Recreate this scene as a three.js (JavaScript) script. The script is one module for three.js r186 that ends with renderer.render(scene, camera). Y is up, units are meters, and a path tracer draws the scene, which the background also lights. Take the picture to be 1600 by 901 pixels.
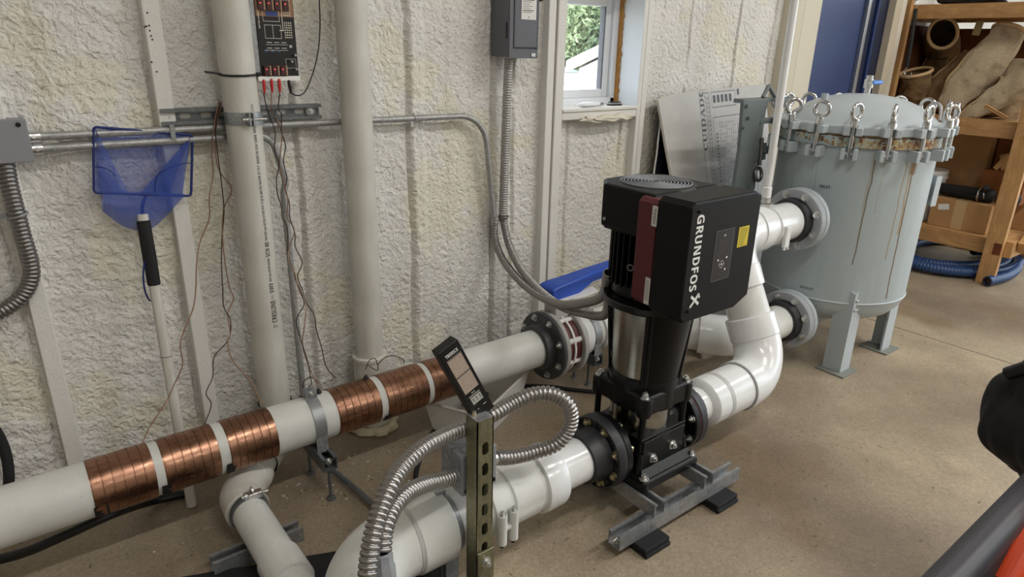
import * as THREE from 'three';
import { RoundedBoxGeometry } from 'three/addons/geometries/RoundedBoxGeometry.js';
import { mergeGeometries, mergeVertices, toCreasedNormals } from 'three/addons/utils/BufferGeometryUtils.js';
import { ImprovedNoise } from 'three/addons/math/ImprovedNoise.js';
import { TextGeometry } from 'three/addons/geometries/TextGeometry.js';
import { FontLoader } from 'three/addons/loaders/FontLoader.js';
import { RectAreaLightUniformsLib } from 'three/addons/lights/RectAreaLightUniformsLib.js';
RectAreaLightUniformsLib.init();

// ---------------------------------------------------------------- camera, sky, sun, lamps, exposure
const scene = new THREE.Scene();
const renderer = new THREE.WebGLRenderer({ antialias: true });
renderer.toneMapping = THREE.LinearToneMapping;
renderer.toneMappingExposure = 1.1;
renderer.shadowMap.enabled = true;
scene.background = new THREE.Color(0.80, 0.90, 1.0);
scene.backgroundIntensity = 4.0;

const V = (x, y, z) => new THREE.Vector3(x, y, z);
const F = 1045, EYE = 1.23, RAD = Math.PI / 180;
const yaw = 38.07 * RAD, pitch = 19.95 * RAD, roll = 1.3 * RAD;
const fwd = V(Math.sin(yaw) * Math.cos(pitch), -Math.sin(pitch), -Math.cos(yaw) * Math.cos(pitch));
const right0 = V(Math.cos(yaw), 0, Math.sin(yaw)), up0 = right0.clone().cross(fwd);
const camR = right0.clone().multiplyScalar(Math.cos(roll)).addScaledVector(up0, Math.sin(roll));
const camU = up0.clone().multiplyScalar(Math.cos(roll)).addScaledVector(right0, -Math.sin(roll));
const camera = new THREE.PerspectiveCamera(2 * Math.atan(450.5 / F) / RAD, 1600 / 901, 0.02, 200);
camera.position.set(0, EYE, 0);
camera.quaternion.setFromRotationMatrix(new THREE.Matrix4().makeBasis(camR, camU, fwd.clone().negate()));
scene.add(camera);
// photo pixel -> direction, met with a plane that the thing touches
const ray = (x, y) => fwd.clone().addScaledVector(camR, (x - 800) / F).addScaledVector(camU, -(y - 450.5) / F);
const onY = (x, y, h = 0) => { const d = ray(x, y); return V(0, EYE, 0).addScaledVector(d, (h - EYE) / d.y); };
const onZ = (x, y, z) => { const d = ray(x, y); return V(0, EYE, 0).addScaledVector(d, z / d.z); };
const onX = (x, y, X) => { const d = ray(x, y); return V(0, EYE, 0).addScaledVector(d, X / d.x); };

const sun = new THREE.DirectionalLight(0xfff3e0, 4.0);
sun.position.set(-6, 14, 11); sun.target.position.set(3, 0, -4);
sun.castShadow = true; sun.shadow.mapSize.set(2048, 2048);
Object.assign(sun.shadow.camera, { left: -30, right: 30, top: 30, bottom: -30, near: 0.5, far: 80 });
scene.add(sun, sun.target);
const LAMPS = [[0.7, 0.5, 44], [3.2, 0.5, 66], [5.6, 0.5, 66], [0.7, 3.2, 40], [3.2, 3.2, 66], [5.6, 3.2, 66]];   // x, z, brightness of each ceiling strip
const LAMP_COLOR = new THREE.Color(1.0, 0.98, 0.95);

// ---------------------------------------------------------------- helpers
let seed = 7;
const rnd = () => { seed = (seed + 0x6d2b79f5) | 0; let t = Math.imul(seed ^ (seed >>> 15), 1 | seed); t = (t + Math.imul(t ^ (t >>> 7), 61 | t)) ^ t; return ((t ^ (t >>> 14)) >>> 0) / 4294967296; };
const rr = (a, b) => a + (b - a) * rnd();
const imp = new ImprovedNoise();
const noise = (x, y, z = 0) => imp.noise(x, y, z);
const fbm = (x, y, z = 0, o = 4) => { let s = 0, a = 0.5; for (let i = 0; i < o; i++) { s += a * imp.noise(x, y, z + i * 7.3); x *= 2.03; y *= 2.03; a *= 0.5; } return s; };
const clamp = (v, a = 0, b = 1) => Math.min(b, Math.max(a, v));
const smooth = (a, b, v) => { const t = clamp((v - a) / (b - a)); return t * t * (3 - 2 * t); };

const used = {};
const numbered = (n) => { used[n] = (used[n] ?? -1) + 1; return used[n] ? n + '_' + String(used[n]).padStart(3, '0') : n; };
function thing(name, label, category, group) {
  const o = new THREE.Group(); o.name = numbered(name); o.userData = { label, category };
  if (group) o.userData.group = group;
  scene.add(o); return o;
}
function setting(name, label) {
  const o = new THREE.Group(); o.name = numbered(name); o.userData = { kind: 'structure' };
  if (label) o.userData.label = label;
  scene.add(o); return o;
}
function part(name, geo, mat, parent, label) {
  const m = new THREE.Mesh(Array.isArray(geo) ? merge(geo) : geo, mat);
  m.name = name; m.castShadow = m.receiveShadow = true;
  if (label) m.userData.label = label;
  parent.add(m); return m;
}
function single(name, geo, mat, label, category, group) {
  const m = part(numbered(name), geo, mat, scene);
  m.userData = { label, category }; if (group) m.userData.group = group;
  return m;
}
function plain(g) {
  const o = g.index ? g.toNonIndexed() : g.clone();
  for (const k of Object.keys(o.attributes)) if (!['position', 'normal', 'uv'].includes(k)) o.deleteAttribute(k);
  if (!o.attributes.uv) o.setAttribute('uv', new THREE.BufferAttribute(new Float32Array(o.attributes.position.count * 2), 2));
  if (!o.attributes.normal) o.computeVertexNormals();
  o.groups = []; return o;
}
const merge = (list) => mergeGeometries(list.flat().map(plain));
// uv in metres from the side that a face looks to
function metric(g, s = 1) {
  const o = plain(g), p = o.attributes.position, n = o.attributes.normal, uv = o.attributes.uv;
  for (let i = 0; i < p.count; i += 3) {
    let ax = 0, ay = 0, az = 0;
    for (let k = 0; k < 3; k++) { ax += Math.abs(n.getX(i + k)); ay += Math.abs(n.getY(i + k)); az += Math.abs(n.getZ(i + k)); }
    for (let k = 0; k < 3; k++) {
      const x = p.getX(i + k), y = p.getY(i + k), z = p.getZ(i + k);
      if (ax >= ay && ax >= az) uv.setXY(i + k, z * s, y * s); else if (ay >= az) uv.setXY(i + k, x * s, z * s); else uv.setXY(i + k, x * s, y * s);
    }
  }
  return o;
}
function box(x0, x1, y0, y1, z0, z1, r = 0) {
  const w = Math.abs(x1 - x0), h = Math.abs(y1 - y0), d = Math.abs(z1 - z0);
  const g = r ? new RoundedBoxGeometry(w, h, d, 2, Math.min(r, w * 0.49, h * 0.49, d * 0.49)) : new THREE.BoxGeometry(w, h, d);
  g.translate((x0 + x1) / 2, (y0 + y1) / 2, (z0 + z1) / 2);
  return metric(g);
}
const UP = V(0, 1, 0);
const turnTo = (dir) => new THREE.Quaternion().setFromUnitVectors(UP, dir.clone().normalize());
function place(g, at, dir) { g.applyQuaternion(turnTo(dir)); g.translate(at.x, at.y, at.z); return g; }
function cyl(a, b, r1, r2 = r1, seg = 24, open = false) {
  const d = b.clone().sub(a), L = d.length(), g = new THREE.CylinderGeometry(r2, r1, L, seg, 1, open);
  const uv = g.attributes.uv; for (let i = 0; i < uv.count; i++) uv.setXY(i, uv.getX(i) * 6.2832 * Math.max(r1, r2), uv.getY(i) * L);
  g.translate(0, L / 2, 0); return place(g, a, d);
}
// profile of [radius, height] turned about the axis from a along dir; hard edges stay hard
function lathe(a, dir, profile, seg = 40) {
  const pts = [];
  profile.forEach(([r, h], i) => { pts.push(new THREE.Vector2(Math.max(r, 0.00001), h)); });
  let g = new THREE.LatheGeometry(pts, seg);
  g = toCreasedNormals(g, 0.55);
  const uv = g.attributes.uv, p = g.attributes.position;
  for (let i = 0; i < uv.count; i++) uv.setXY(i, uv.getX(i) * 6.2832 * 0.07, p.getY(i));
  return place(g, a, dir);
}
function tube(points, r, seg = 0, rad = 10, closed = false) {
  const c = points.isCurve || points.getPointAt ? points : new THREE.CatmullRomCurve3(points, closed, 'centripetal');
  const L = c.getLength();
  const g = new THREE.TubeGeometry(c, seg || Math.max(8, Math.min(400, Math.round(L / Math.max(r * 1.2, 0.006)))), r, rad, closed);
  const uv = g.attributes.uv; for (let i = 0; i < uv.count; i++) uv.setXY(i, uv.getY(i) * 6.2832 * r, uv.getX(i) * L);
  return g;
}
// polyline with rounded corners
function bent(points, R) {
  const path = new THREE.CurvePath(); let from = points[0].clone();
  for (let i = 1; i < points.length - 1; i++) {
    const a = points[i - 1], b = points[i], c = points[i + 1], rad = Array.isArray(R) ? R[i - 1] : R;
    const d1 = a.clone().sub(b).normalize(), d2 = c.clone().sub(b).normalize(), ang = d1.angleTo(d2), t = rad / Math.tan(ang / 2);
    const p = b.clone().addScaledVector(d1, t), q = b.clone().addScaledVector(d2, t), k = 4 / 3 * Math.tan((Math.PI - ang) / 4) * rad;
    path.add(new THREE.LineCurve3(from, p));
    path.add(new THREE.CubicBezierCurve3(p, p.clone().addScaledVector(d1, -k), q.clone().addScaledVector(d2, -k), q));
    from = q;
  }
  path.add(new THREE.LineCurve3(from, points[points.length - 1].clone()));
  return path;
}
// ribbed flexible metal conduit
function flex(points, r, pitchM, amp) {
  const c = points.getPointAt ? points : new THREE.CatmullRomCurve3(points, false, 'centripetal');
  c.arcLengthDivisions = 3000; c.updateArcLengths?.(); const L = c.getLength(), per = 6, n = Math.round(L / pitchM) * per, rad = 16;
  const fr = c.computeFrenetFrames(n, false), pos = [], uv = [], idx = [], shape = [0, 0.8, 1, 1, 1, 0.8];
  for (let i = 0; i <= n; i++) {
    const p = c.getPointAt(i / n), N = fr.normals[i], B = fr.binormals[i];
    for (let j = 0; j <= rad; j++) {
      const a = j / rad * 6.283185;
      const rr_ = r - amp + amp * shape[i % per];
      pos.push(p.x + rr_ * (Math.cos(a) * N.x + Math.sin(a) * B.x), p.y + rr_ * (Math.cos(a) * N.y + Math.sin(a) * B.y), p.z + rr_ * (Math.cos(a) * N.z + Math.sin(a) * B.z));
      uv.push(j / rad, i / n * L * 10);
    }
  }
  for (let i = 0; i < n; i++) for (let j = 0; j < rad; j++) { const a = i * (rad + 1) + j, b = a + rad + 1; idx.push(a, b, a + 1, b, b + 1, a + 1); }
  const g = new THREE.BufferGeometry();
  g.setAttribute('position', new THREE.Float32BufferAttribute(pos, 3)); g.setAttribute('uv', new THREE.Float32BufferAttribute(uv, 2)); g.setIndex(idx); g.computeVertexNormals();
  // outward faces
  const nr = g.attributes.normal, p0 = c.getPointAt(0.5), k = Math.round(n / 2) * (rad + 1);
  const q = c.getPointAt(Math.round(n / 2) / n), out = V(pos[k * 3] - q.x, pos[k * 3 + 1] - q.y, pos[k * 3 + 2] - q.z);
  if (out.dot(V(nr.getX(k), nr.getY(k), nr.getZ(k))) < 0) { for (let i = 0; i < idx.length; i += 3) { const t = idx[i]; idx[i] = idx[i + 1]; idx[i + 1] = t; } g.setIndex(idx); g.computeVertexNormals(); }
  return g;
}
function torus(at, dir, R, r, seg = 28, rad = 8) { const g = new THREE.TorusGeometry(R, r, rad, seg); g.rotateX(Math.PI / 2); return place(g, at, dir); }
// grid surface f(u, v) -> Vector3
function sheet(nu, nv, f, thick = 0) {
  const pos = [], uv = [], idx = [];
  for (let j = 0; j <= nv; j++) for (let i = 0; i <= nu; i++) { const p = f(i / nu, j / nv); pos.push(p.x, p.y, p.z); uv.push(i / nu, j / nv); }
  for (let j = 0; j < nv; j++) for (let i = 0; i < nu; i++) { const a = j * (nu + 1) + i, b = a + nu + 1; idx.push(a, a + 1, b, a + 1, b + 1, b); }
  const g = new THREE.BufferGeometry();
  g.setAttribute('position', new THREE.Float32BufferAttribute(pos, 3)); g.setAttribute('uv', new THREE.Float32BufferAttribute(uv, 2)); g.setIndex(idx); g.computeVertexNormals();
  return g;
}
function extrude(shape, depth, bevel = 0, curve = 10) {
  return new THREE.ExtrudeGeometry(shape, { depth, bevelEnabled: bevel > 0, bevelSize: bevel, bevelThickness: bevel, bevelSegments: 2, curveSegments: curve });
}
const poly = (pts) => { const s = new THREE.Shape(); pts.forEach(([x, y], i) => (i ? s.lineTo(x, y) : s.moveTo(x, y))); s.closePath(); return s; };
// slotted steel channel: runs along `along`, open side looks to `open`; p is the middle of the back plate's end
function channel(p, along, open, L, o = {}) {
  const w = o.w ?? 0.041, h = o.h ?? 0.041, t = 0.0027, side = open.clone().cross(along).normalize();
  const s = new THREE.Shape(); const hw = w / 2, lip = 0.0095, d = 0.007;
  [[-hw, 0], [hw, 0], [hw, h], [hw - lip, h], [hw - lip, h - d], [hw - lip + t, h - d], [hw - lip + t, h - t], [hw - t, h - t], [hw - t, t], [-hw + t, t], [-hw + t, h - t], [-hw + lip - t, h - t], [-hw + lip - t, h - d], [-hw + lip, h - d], [-hw + lip, h], [-hw, h]].forEach(([x, y], i) => (i ? s.lineTo(x, y) : s.moveTo(x, y)));
  s.closePath();
  let g;
  const basis = new THREE.Matrix4().makeBasis(side, open.clone().normalize(), side.clone().cross(open).normalize());
  if (o.slots) {
    // back plate with slots, then the two sides with lips
    const web = poly([[-hw, 0], [hw, 0], [hw, L], [-hw, L]]), sl = o.slots;
    for (let y = sl.first; y < L - 0.02; y += sl.step) {
      const hole = new THREE.Path(), a = sl.w / 2, b = sl.len / 2 - a;
      hole.absarc(0, y + b, a, 0, Math.PI, false); hole.absarc(0, y - b, a, Math.PI, 2 * Math.PI, false); hole.closePath(); web.holes.push(hole);
    }
    const wg = extrude(web, t); // xy plane, z = thickness
    wg.applyMatrix4(new THREE.Matrix4().makeBasis(V(1, 0, 0), V(0, 0, 1), V(0, 1, 0)));
    flip(wg);
    const sd = (m) => { const q = new THREE.Shape(); [[hw, 0], [hw, h], [hw - lip, h], [hw - lip, h - d], [hw - lip + t, h - d], [hw - lip + t, h - t], [hw - t, h - t], [hw - t, 0]].forEach(([x, y], i) => (i ? q.lineTo(m * x, y) : q.moveTo(m * x, y))); q.closePath(); return extrude(q, L); };
    g = merge([wg, sd(1), sd(-1)]);
  } else g = extrude(s, L);
  // local: x side, y open, z along
  const zdir = side.clone().cross(open).normalize();
  g.applyMatrix4(basis);
  if (zdir.dot(along) < 0) g.translate(along.x * L, along.y * L, along.z * L);
  g.translate(p.x, p.y, p.z);
  return metric(g);
}
function flip(g) { const o = g.index; if (o) { const a = o.array; for (let i = 0; i < a.length; i += 3) { const t = a[i]; a[i] = a[i + 1]; a[i + 1] = t; } } else for (const k of Object.keys(g.attributes)) { const at = g.attributes[k], n = at.itemSize, a = at.array; for (let i = 0; i < at.count; i += 3) for (let c = 0; c < n; c++) { const t = a[i * n + c]; a[i * n + c] = a[(i + 1) * n + c]; a[(i + 1) * n + c] = t; } } g.computeVertexNormals(); return g; }
const boltShape = merge([new THREE.CylinderGeometry(1.5, 1.5, 0.25, 16).translate(0, 0.125, 0), new THREE.CylinderGeometry(1.0, 1.0, 0.9, 6).translate(0, 0.7, 0), new THREE.CylinderGeometry(0.5, 0.55, 0.6, 10).translate(0, 1.4, 0)]);
function bolt(parent, at, dir, r, mat, name = 'bolt') {
  const m = part(name, boltShape, mat, parent); m.position.copy(at); m.quaternion.copy(turnTo(dir)); m.scale.setScalar(r); return m;
}

// ---------------------------------------------------------------- textures
const lattice = (p, s) => { const a = new Float32Array(p * p); let k = s * 7919 + 13; for (let i = 0; i < a.length; i++) { k = (Math.imul(k, 1664525) + 1013904223) | 0; a[i] = ((k >>> 8) & 65535) / 65535; } return a; };
const lats = {};
function pnoise(x, y, p, s = 1) {          // value noise that repeats every p cells
  const L = lats[p + '_' + s] ?? (lats[p + '_' + s] = lattice(p, s));
  const xi = Math.floor(x), yi = Math.floor(y), fx = x - xi, fy = y - yi, u = fx * fx * (3 - 2 * fx), v = fy * fy * (3 - 2 * fy);
  const q = (a, b) => L[((b % p) + p) % p * p + ((a % p) + p) % p];
  return (q(xi, yi) * (1 - u) + q(xi + 1, yi) * u) * (1 - v) + (q(xi, yi + 1) * (1 - u) + q(xi + 1, yi + 1) * u) * v;
}
const pf = (u, v, p, o = 4, s = 1) => { let t = 0, a = 0.5, n = 0; for (let i = 0; i < o; i++) { t += a * pnoise(u * p, v * p, p, s + i); n += a; a *= 0.55; p *= 2; } return t / n; };
function tex(n, f, srgb = true, rep = 1) {
  const d = new Uint8Array(n * n * 4);
  for (let j = 0; j < n; j++) for (let i = 0; i < n; i++) { const c = f(i / n, j / n), k = (j * n + i) * 4; for (let q = 0; q < 3; q++) d[k + q] = clamp(Array.isArray(c) ? c[q] : c, 0, 255); d[k + 3] = 255; }
  const t = new THREE.DataTexture(d, n, n); t.wrapS = t.wrapT = THREE.RepeatWrapping; t.magFilter = THREE.LinearFilter; t.minFilter = THREE.LinearMipmapLinearFilter; t.generateMipmaps = true;
  if (srgb) t.colorSpace = THREE.SRGBColorSpace; t.repeat.set(rep, rep); t.needsUpdate = true; return t;
}
function canvasTex(w, h, draw, srgb = true) {
  const c = document.createElement('canvas'); c.width = w; c.height = h; draw(c.getContext('2d'), w, h);
  const t = new THREE.CanvasTexture(c); if (srgb) t.colorSpace = THREE.SRGBColorSpace; return t;
}
const mixc = (a, b, t) => a.map((v, i) => v + (b[i] - v) * t);
const tConcrete = tex(1024, (u, v) => {
  const a = pf(u, v, 4, 6, 3), b = pf(u, v, 14, 4, 9), g = pnoise(u * 512, v * 512, 512, 5), s = pnoise(u * 220, v * 220, 220, 6), st = smooth(0.5, 0.72, pf(u, v, 5, 4, 21));
  let c = mixc([124, 110, 92], [170, 155, 132], clamp(a * 1.8 - 0.4)); c = mixc(c, [116, 96, 70], st * 0.55);
  const k = 1 + (g - 0.5) * 0.16 + (b - 0.5) * 0.18; c = c.map((q) => q * k);
  if (s > 0.93) c = mixc(c, [205, 195, 178], (s - 0.93) * 6); if (s < 0.045) c = mixc(c, [60, 50, 40], 0.55);
  return c;
}, true, 1 / 2.2);
const tConcreteBump = tex(512, (u, v) => 128 + (pf(u, v, 64, 3, 31) - 0.5) * 160, false, 1 / 0.6);
const tFoam = tex(1024, (u, v) => {
  const w = (pf(u, v, 12, 3, 41) - 0.5) * 0.05, a = pf(u + w, v * 1 + w, 64, 2, 43), b = pf(u, v, 20, 3, 47), r = Math.abs(pf(u + w * 2, v, 30, 3, 53) - 0.5) * 2;
  return 255 * clamp(0.08 + a * 0.62 + b * 0.22 + (1 - r) * 0.16);
}, false, 1 / 0.42);
const tFoamColor = tex(512, (u, v) => { const a = pf(u, v, 6, 5, 61), d = pnoise(u * 256, v * 256, 256, 4); let c = mixc([212, 209, 203], [229, 227, 222], a); const y = smooth(0.56, 0.68, pf(u, v, 4, 5, 66)); c = mixc(c, [c[0] + 1, c[1] - 1, c[2] - 11], y); if (d > 0.972) c = mixc(c, [120, 110, 95], 0.5); return c; }, true, 1 / 0.9);
const tGrime = tex(512, (u, v) => { const a = pf(u, v, 5, 4, 71), d = pnoise(u * 170, v * 170, 170, 8); let c = mixc([236, 235, 231], [250, 250, 248], a); if (d > 0.965) c = mixc(c, [120, 105, 85], clamp((d - 0.965) * 18)); return c; }, true, 1 / 0.35);
const tGrimeOld = tex(512, (u, v) => { const a = pf(u, v, 5, 4, 73), d = pnoise(u * 150, v * 150, 150, 18); let c = mixc([222, 221, 215], [245, 245, 241], a); if (d > 0.95) c = mixc(c, [110, 95, 75], clamp((d - 0.95) * 18)); return c; }, true, 1 / 0.4);
const tWood = tex(512, (u, v) => { const w = pf(u, v, 3, 3, 81) * 0.10, k = pnoise((u + w) * 48, v * 3, 48, 82), g = pnoise(u * 200, v * 10, 200, 83), q = pf(u, v, 4, 3, 84); return mixc(mixc([178, 134, 84], [206, 163, 108], k), [150, 108, 66], clamp(q - 0.35) * 0.9 + g * 0.12); }, true, 1 / 0.3);
const tWoodX = tWood.clone(); tWoodX.rotation = Math.PI / 2; tWoodX.needsUpdate = true;
const tCard = tex(256, (u, v) => { const a = pf(u, v, 6, 4, 91), f = pnoise(u * 128, v * 20, 128, 92); return mixc([168, 127, 82], [190, 148, 100], a * 0.7 + f * 0.3); }, true, 1 / 0.35);
const tBurlap = tex(512, (u, v) => { const a = pf(u, v, 5, 5, 101), w = (pnoise(u * 256, v * 64, 256, 102) + pnoise(u * 64, v * 256, 256, 103)) / 2, st = smooth(0.5, 0.75, pf(u, v, 4, 4, 104)); return mixc(mixc([172, 154, 128], [216, 199, 168], a), [126, 107, 84], st * 0.5).map((q) => q * (0.86 + w * 0.28)); }, true, 1 / 0.3);
const tGalv = tex(512, (u, v) => { const a = pf(u, v, 24, 3, 111), b = pf(u, v, 5, 3, 112); return 150 + a * 50 + b * 36; }, true, 1 / 0.12);
const tCopper = tex(512, (u, v) => { const a = pf(u, v, 6, 5, 121), s = pnoise(u * 6, v * 160, 160, 122), d = smooth(0.55, 0.8, pf(u, v, 9, 4, 123)); return mixc(mixc([146, 108, 87], [172, 131, 108], a * 0.8 + s * 0.2), [118, 82, 64], d * 0.5); }, true, 1 / 0.25);
const tCopperRough = tex(256, (u, v) => { const a = pf(u, v, 8, 4, 125), s = pnoise(u * 8, v * 128, 128, 126); return 70 + a * 90 + s * 30; }, false, 1 / 0.2);
const tSteel = tex(256, (u, v) => { const s = pnoise(u * 4, v * 128, 128, 131), a = pf(u, v, 5, 3, 132); return 178 + s * 30 + a * 30; }, true, 1 / 0.1);
const tDust = tex(256, (u, v) => { const a = pf(u, v, 10, 5, 141); return 235 - smooth(0.55, 0.8, a) * 0 + a * 16; }, true, 1 / 0.3);

// ---------------------------------------------------------------- materials
const std = (color, roughness = 0.6, metalness = 0, o = {}) => new THREE.MeshStandardMaterial({ color, roughness, metalness, ...o });
const M = {
  foam: std(0xffffff, 0.82, 0, { map: tFoamColor, bumpMap: tFoam, bumpScale: 0.0065 }),
  board: std(0xdedcd6, 0.7, 0, { bumpMap: tFoam, bumpScale: 0.0012 }),
  liner: std(0xd8d6d0, 0.7),
  concrete: std(0xffffff, 0.5, 0, { map: tConcrete, bumpMap: tConcreteBump, bumpScale: 0.0012 }),
  groundOut: std(0x8f8a7c, 0.9),
  pvc: new THREE.MeshPhysicalMaterial({ color: 0xf1f3f6, roughness: 0.22, map: tGrime, clearcoat: 0.3, clearcoatRoughness: 0.15 }),
  pvcOld: std(0xeceded, 0.42, 0, { map: tGrimeOld }),
  pvcDull: std(0xe2e0db, 0.5, 0, { map: tGrimeOld }),
  pvcPaint: std(0xdddbd5, 0.55, 0, { map: tGrimeOld }),
  cement: std(0xb9b9b6, 0.45),
  copper: std(0xffffff, 0.6, 1, { map: tCopper, roughnessMap: tCopperRough }),
  copperWire: std(0x93705a, 0.5, 0.4), brownWire: std(0x3d2f29, 0.6),
  galv: std(0xd0d3d5, 0.42, 0.6, { map: tGalv }),
  galvDark: std(0x9a9fa2, 0.45, 0.6, { map: tGalv }),
  zinc: std(0xd2d3d2, 0.28, 0.9), zincGold: std(0xcfc5a4, 0.32, 0.9, {}),
  olive: std(0xb9b592, 0.42, 0.7, { map: tGalv }),
  conduit: std(0xd2d2d0, 0.4, 0.35, { map: tGalv }),
  flex: std(0xa5a3a1, 0.34, 1), flexWall: std(0xa9a8a5, 0.4, 0.6), flexFeed: std(0x9a9896, 0.36, 0.85), flexDark: std(0x8b8987, 0.33, 0.95),
  steel: std(0xd5d2cb, 0.22, 1, { map: tSteel }),
  chrome: std(0xd0d0d0, 0.12, 1),
  black: std(0x0d0d0e, 0.45), blackGloss: std(0x0b0b0d, 0.26), blackCast: new THREE.MeshPhysicalMaterial({ color: 0x0e0f11, roughness: 0.34, specularIntensity: 0.6 }), blackMatte: std(0x141416, 0.75), rubber: std(0x17171a, 0.8), motor: new THREE.MeshPhysicalMaterial({ color: 0x0d0c0e, roughness: 0.5, specularIntensity: 0.45 }), motorTop: std(0x0b0b0c, 0.5), grille: std(0x7d8085, 0.4),
  motorRed: std(0x56151e, 0.42), gasket: std(0x5a2326, 0.7),
  darkGray: std(0x47474a, 0.5), midGray: std(0x8d8d8e, 0.45), lightGray: std(0xb0aeab, 0.45), boxGray: std(0x6f7075, 0.5), boxGrayLight: std(0x8b8d91, 0.5), disconnect: std(0x5f6067, 0.42),
  valveRed: std(0x571d22, 0.5), bluePlastic: std(0x1d4bb0, 0.42), blueHandle: std(0x1f6fc9, 0.4), white: std(0xe8e7e2, 0.4), whiteVinyl: std(0xe3e6ea, 0.35),
  tank: std(0xb2bbbf, 0.36, 0, {}), tankDark: std(0x6c7474, 0.5), tankRust: std(0x9a7a50, 0.8),
  wood: std(0xffffff, 0.65, 0, { map: tWood }), woodX: std(0xffffff, 0.65, 0, { map: tWoodX }), woodDark: std(0x8a5b34, 0.7, 0, { map: tWoodX }),
  card: std(0xffffff, 0.8, 0, { map: tCard }), cardDark: std(0xb58c60, 0.8, 0, { map: tCard }),
  burlap: std(0xffffff, 0.92, 0, { map: tBurlap }), burlapDark: std(0xa08c74, 0.95, 0, { map: tBurlap }), burlapRing: std(0xd9b98c, 0.75),
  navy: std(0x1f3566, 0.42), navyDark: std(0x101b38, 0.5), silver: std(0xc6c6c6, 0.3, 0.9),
  netBlue: new THREE.MeshStandardMaterial({ color: 0x2a4fb0, roughness: 0.7, transparent: true, opacity: 0.42, side: THREE.DoubleSide }), netFrame: std(0x16296b, 0.45),
  hoseBlue: std(0x25426f, 0.4), hoseGray: std(0x9b9b9b, 0.5),
  glass: new THREE.MeshPhysicalMaterial({ color: 0xffffff, roughness: 0, transmission: 1, thickness: 0, ior: 1.5 }),
  tote: new THREE.MeshPhysicalMaterial({ color: 0xdcd9d2, roughness: 0.75, transmission: 0.45, thickness: 0, side: THREE.DoubleSide }),
  foamBrown: std(0xad8049, 0.95), sprayYellow: std(0xcfc4a6, 0.9), trayGray: std(0x3b3b40, 0.5), orange: std(0xd8481c, 0.45), red: std(0xb3141c, 0.45), yellow: std(0xdcc52a, 0.6),
  foliage: std(0x8fa37f, 0.9, 0, { side: THREE.DoubleSide }), bark: std(0x6a5844, 0.9), shed: std(0xf2f2ee, 0.8), shedRoof: std(0x8f9aa5, 0.6), label: std(0xe6e4de, 0.6),
};
const font = await new FontLoader().loadAsync('fonts/droid/droid_sans_bold.typeface.json');

// ================================================================ THE ROOM
const WZ = -1.93, CEIL = 3.4, X0 = -3, X1 = 7.5, Z1 = 5.0;
const WIN = { x0: 1.70, x1: 2.10, y0: 1.013, y1: 1.46 };
{
  const fl = setting('floor', 'tan concrete floor slab with a saw-cut joint');
  part('slab', box(X0 - 0.2, 3.279, -0.2, 0, -2.2, Z1 + 0.2), M.concrete, fl);
  part('slab', box(3.285, X1 + 0.2, -0.2, 0, -2.2, Z1 + 0.2), M.concrete, fl);
  part('joint_filler', box(3.279, 3.285, -0.2, -0.006, -2.2, Z1 + 0.2), M.blackMatte, fl);
  const ce = setting('ceiling', 'white ceiling liner'); part('liner', box(X0 - 0.2, X1 + 0.2, CEIL, CEIL + 0.15, -2.2, Z1 + 0.2), M.liner, ce);
  const wl = setting('wall_left'); part('liner', box(X0 - 0.2, X0, 0, CEIL, -2.2, Z1 + 0.2), M.liner, wl);
  const wf = setting('wall_front'); part('liner', box(X0, X1, 0, CEIL, Z1, Z1 + 0.2), M.liner, wf);
  const wr = setting('wall_right', 'far end wall with an open overhead doorway');   // open overhead door towards the yard
  part('liner', [box(X1, X1 + 0.2, 0, CEIL, -2.2, -0.6), box(X1, X1 + 0.2, 0, CEIL, 3.6, Z1 + 0.2), box(X1, X1 + 0.2, 3.0, CEIL, -0.6, 3.6)], M.liner, wr);
}
const back = setting('wall_back', 'wall of white-painted spray foam between studs');
part('sheathing', [box(X0, WIN.x0, 0, CEIL, -2.11, -1.975), box(WIN.x1, 4.34, 0, CEIL, -2.11, -1.975), box(4.34, X1, 0, CEIL, -2.2, -2.06), box(WIN.x0, WIN.x1, 0, WIN.y0 - 0.012, -2.11, -1.975), box(WIN.x0, WIN.x1, WIN.y1, CEIL, -2.11, -1.975)], M.liner, back);
const RIBS = [[0.53, 0.05, 0.006], [0.735, 0.06, 0.016], [1.105, 0.055, 0.018], [1.435, 0.05, 0.016], [1.255, 0.08, 0.008], [2.30, 0.10, 0.006], [2.60, 0.14, 0.006], [2.93, 0.12, 0.006], [0.20, 0.16, 0.010], [0.92, 0.12, 0.007], [1.90, 0.10, 0.006]];
const CRACKS = [[0.705, 0.9], [1.072, 1], [1.405, 0.8], [1.50, 0.7], [2.432, 1], [2.768, 1], [1.765, 0.6], [2.045, 0.7], [0.345, 0.5], [-0.01, 0.6], [3.05, 0.8]];
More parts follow.
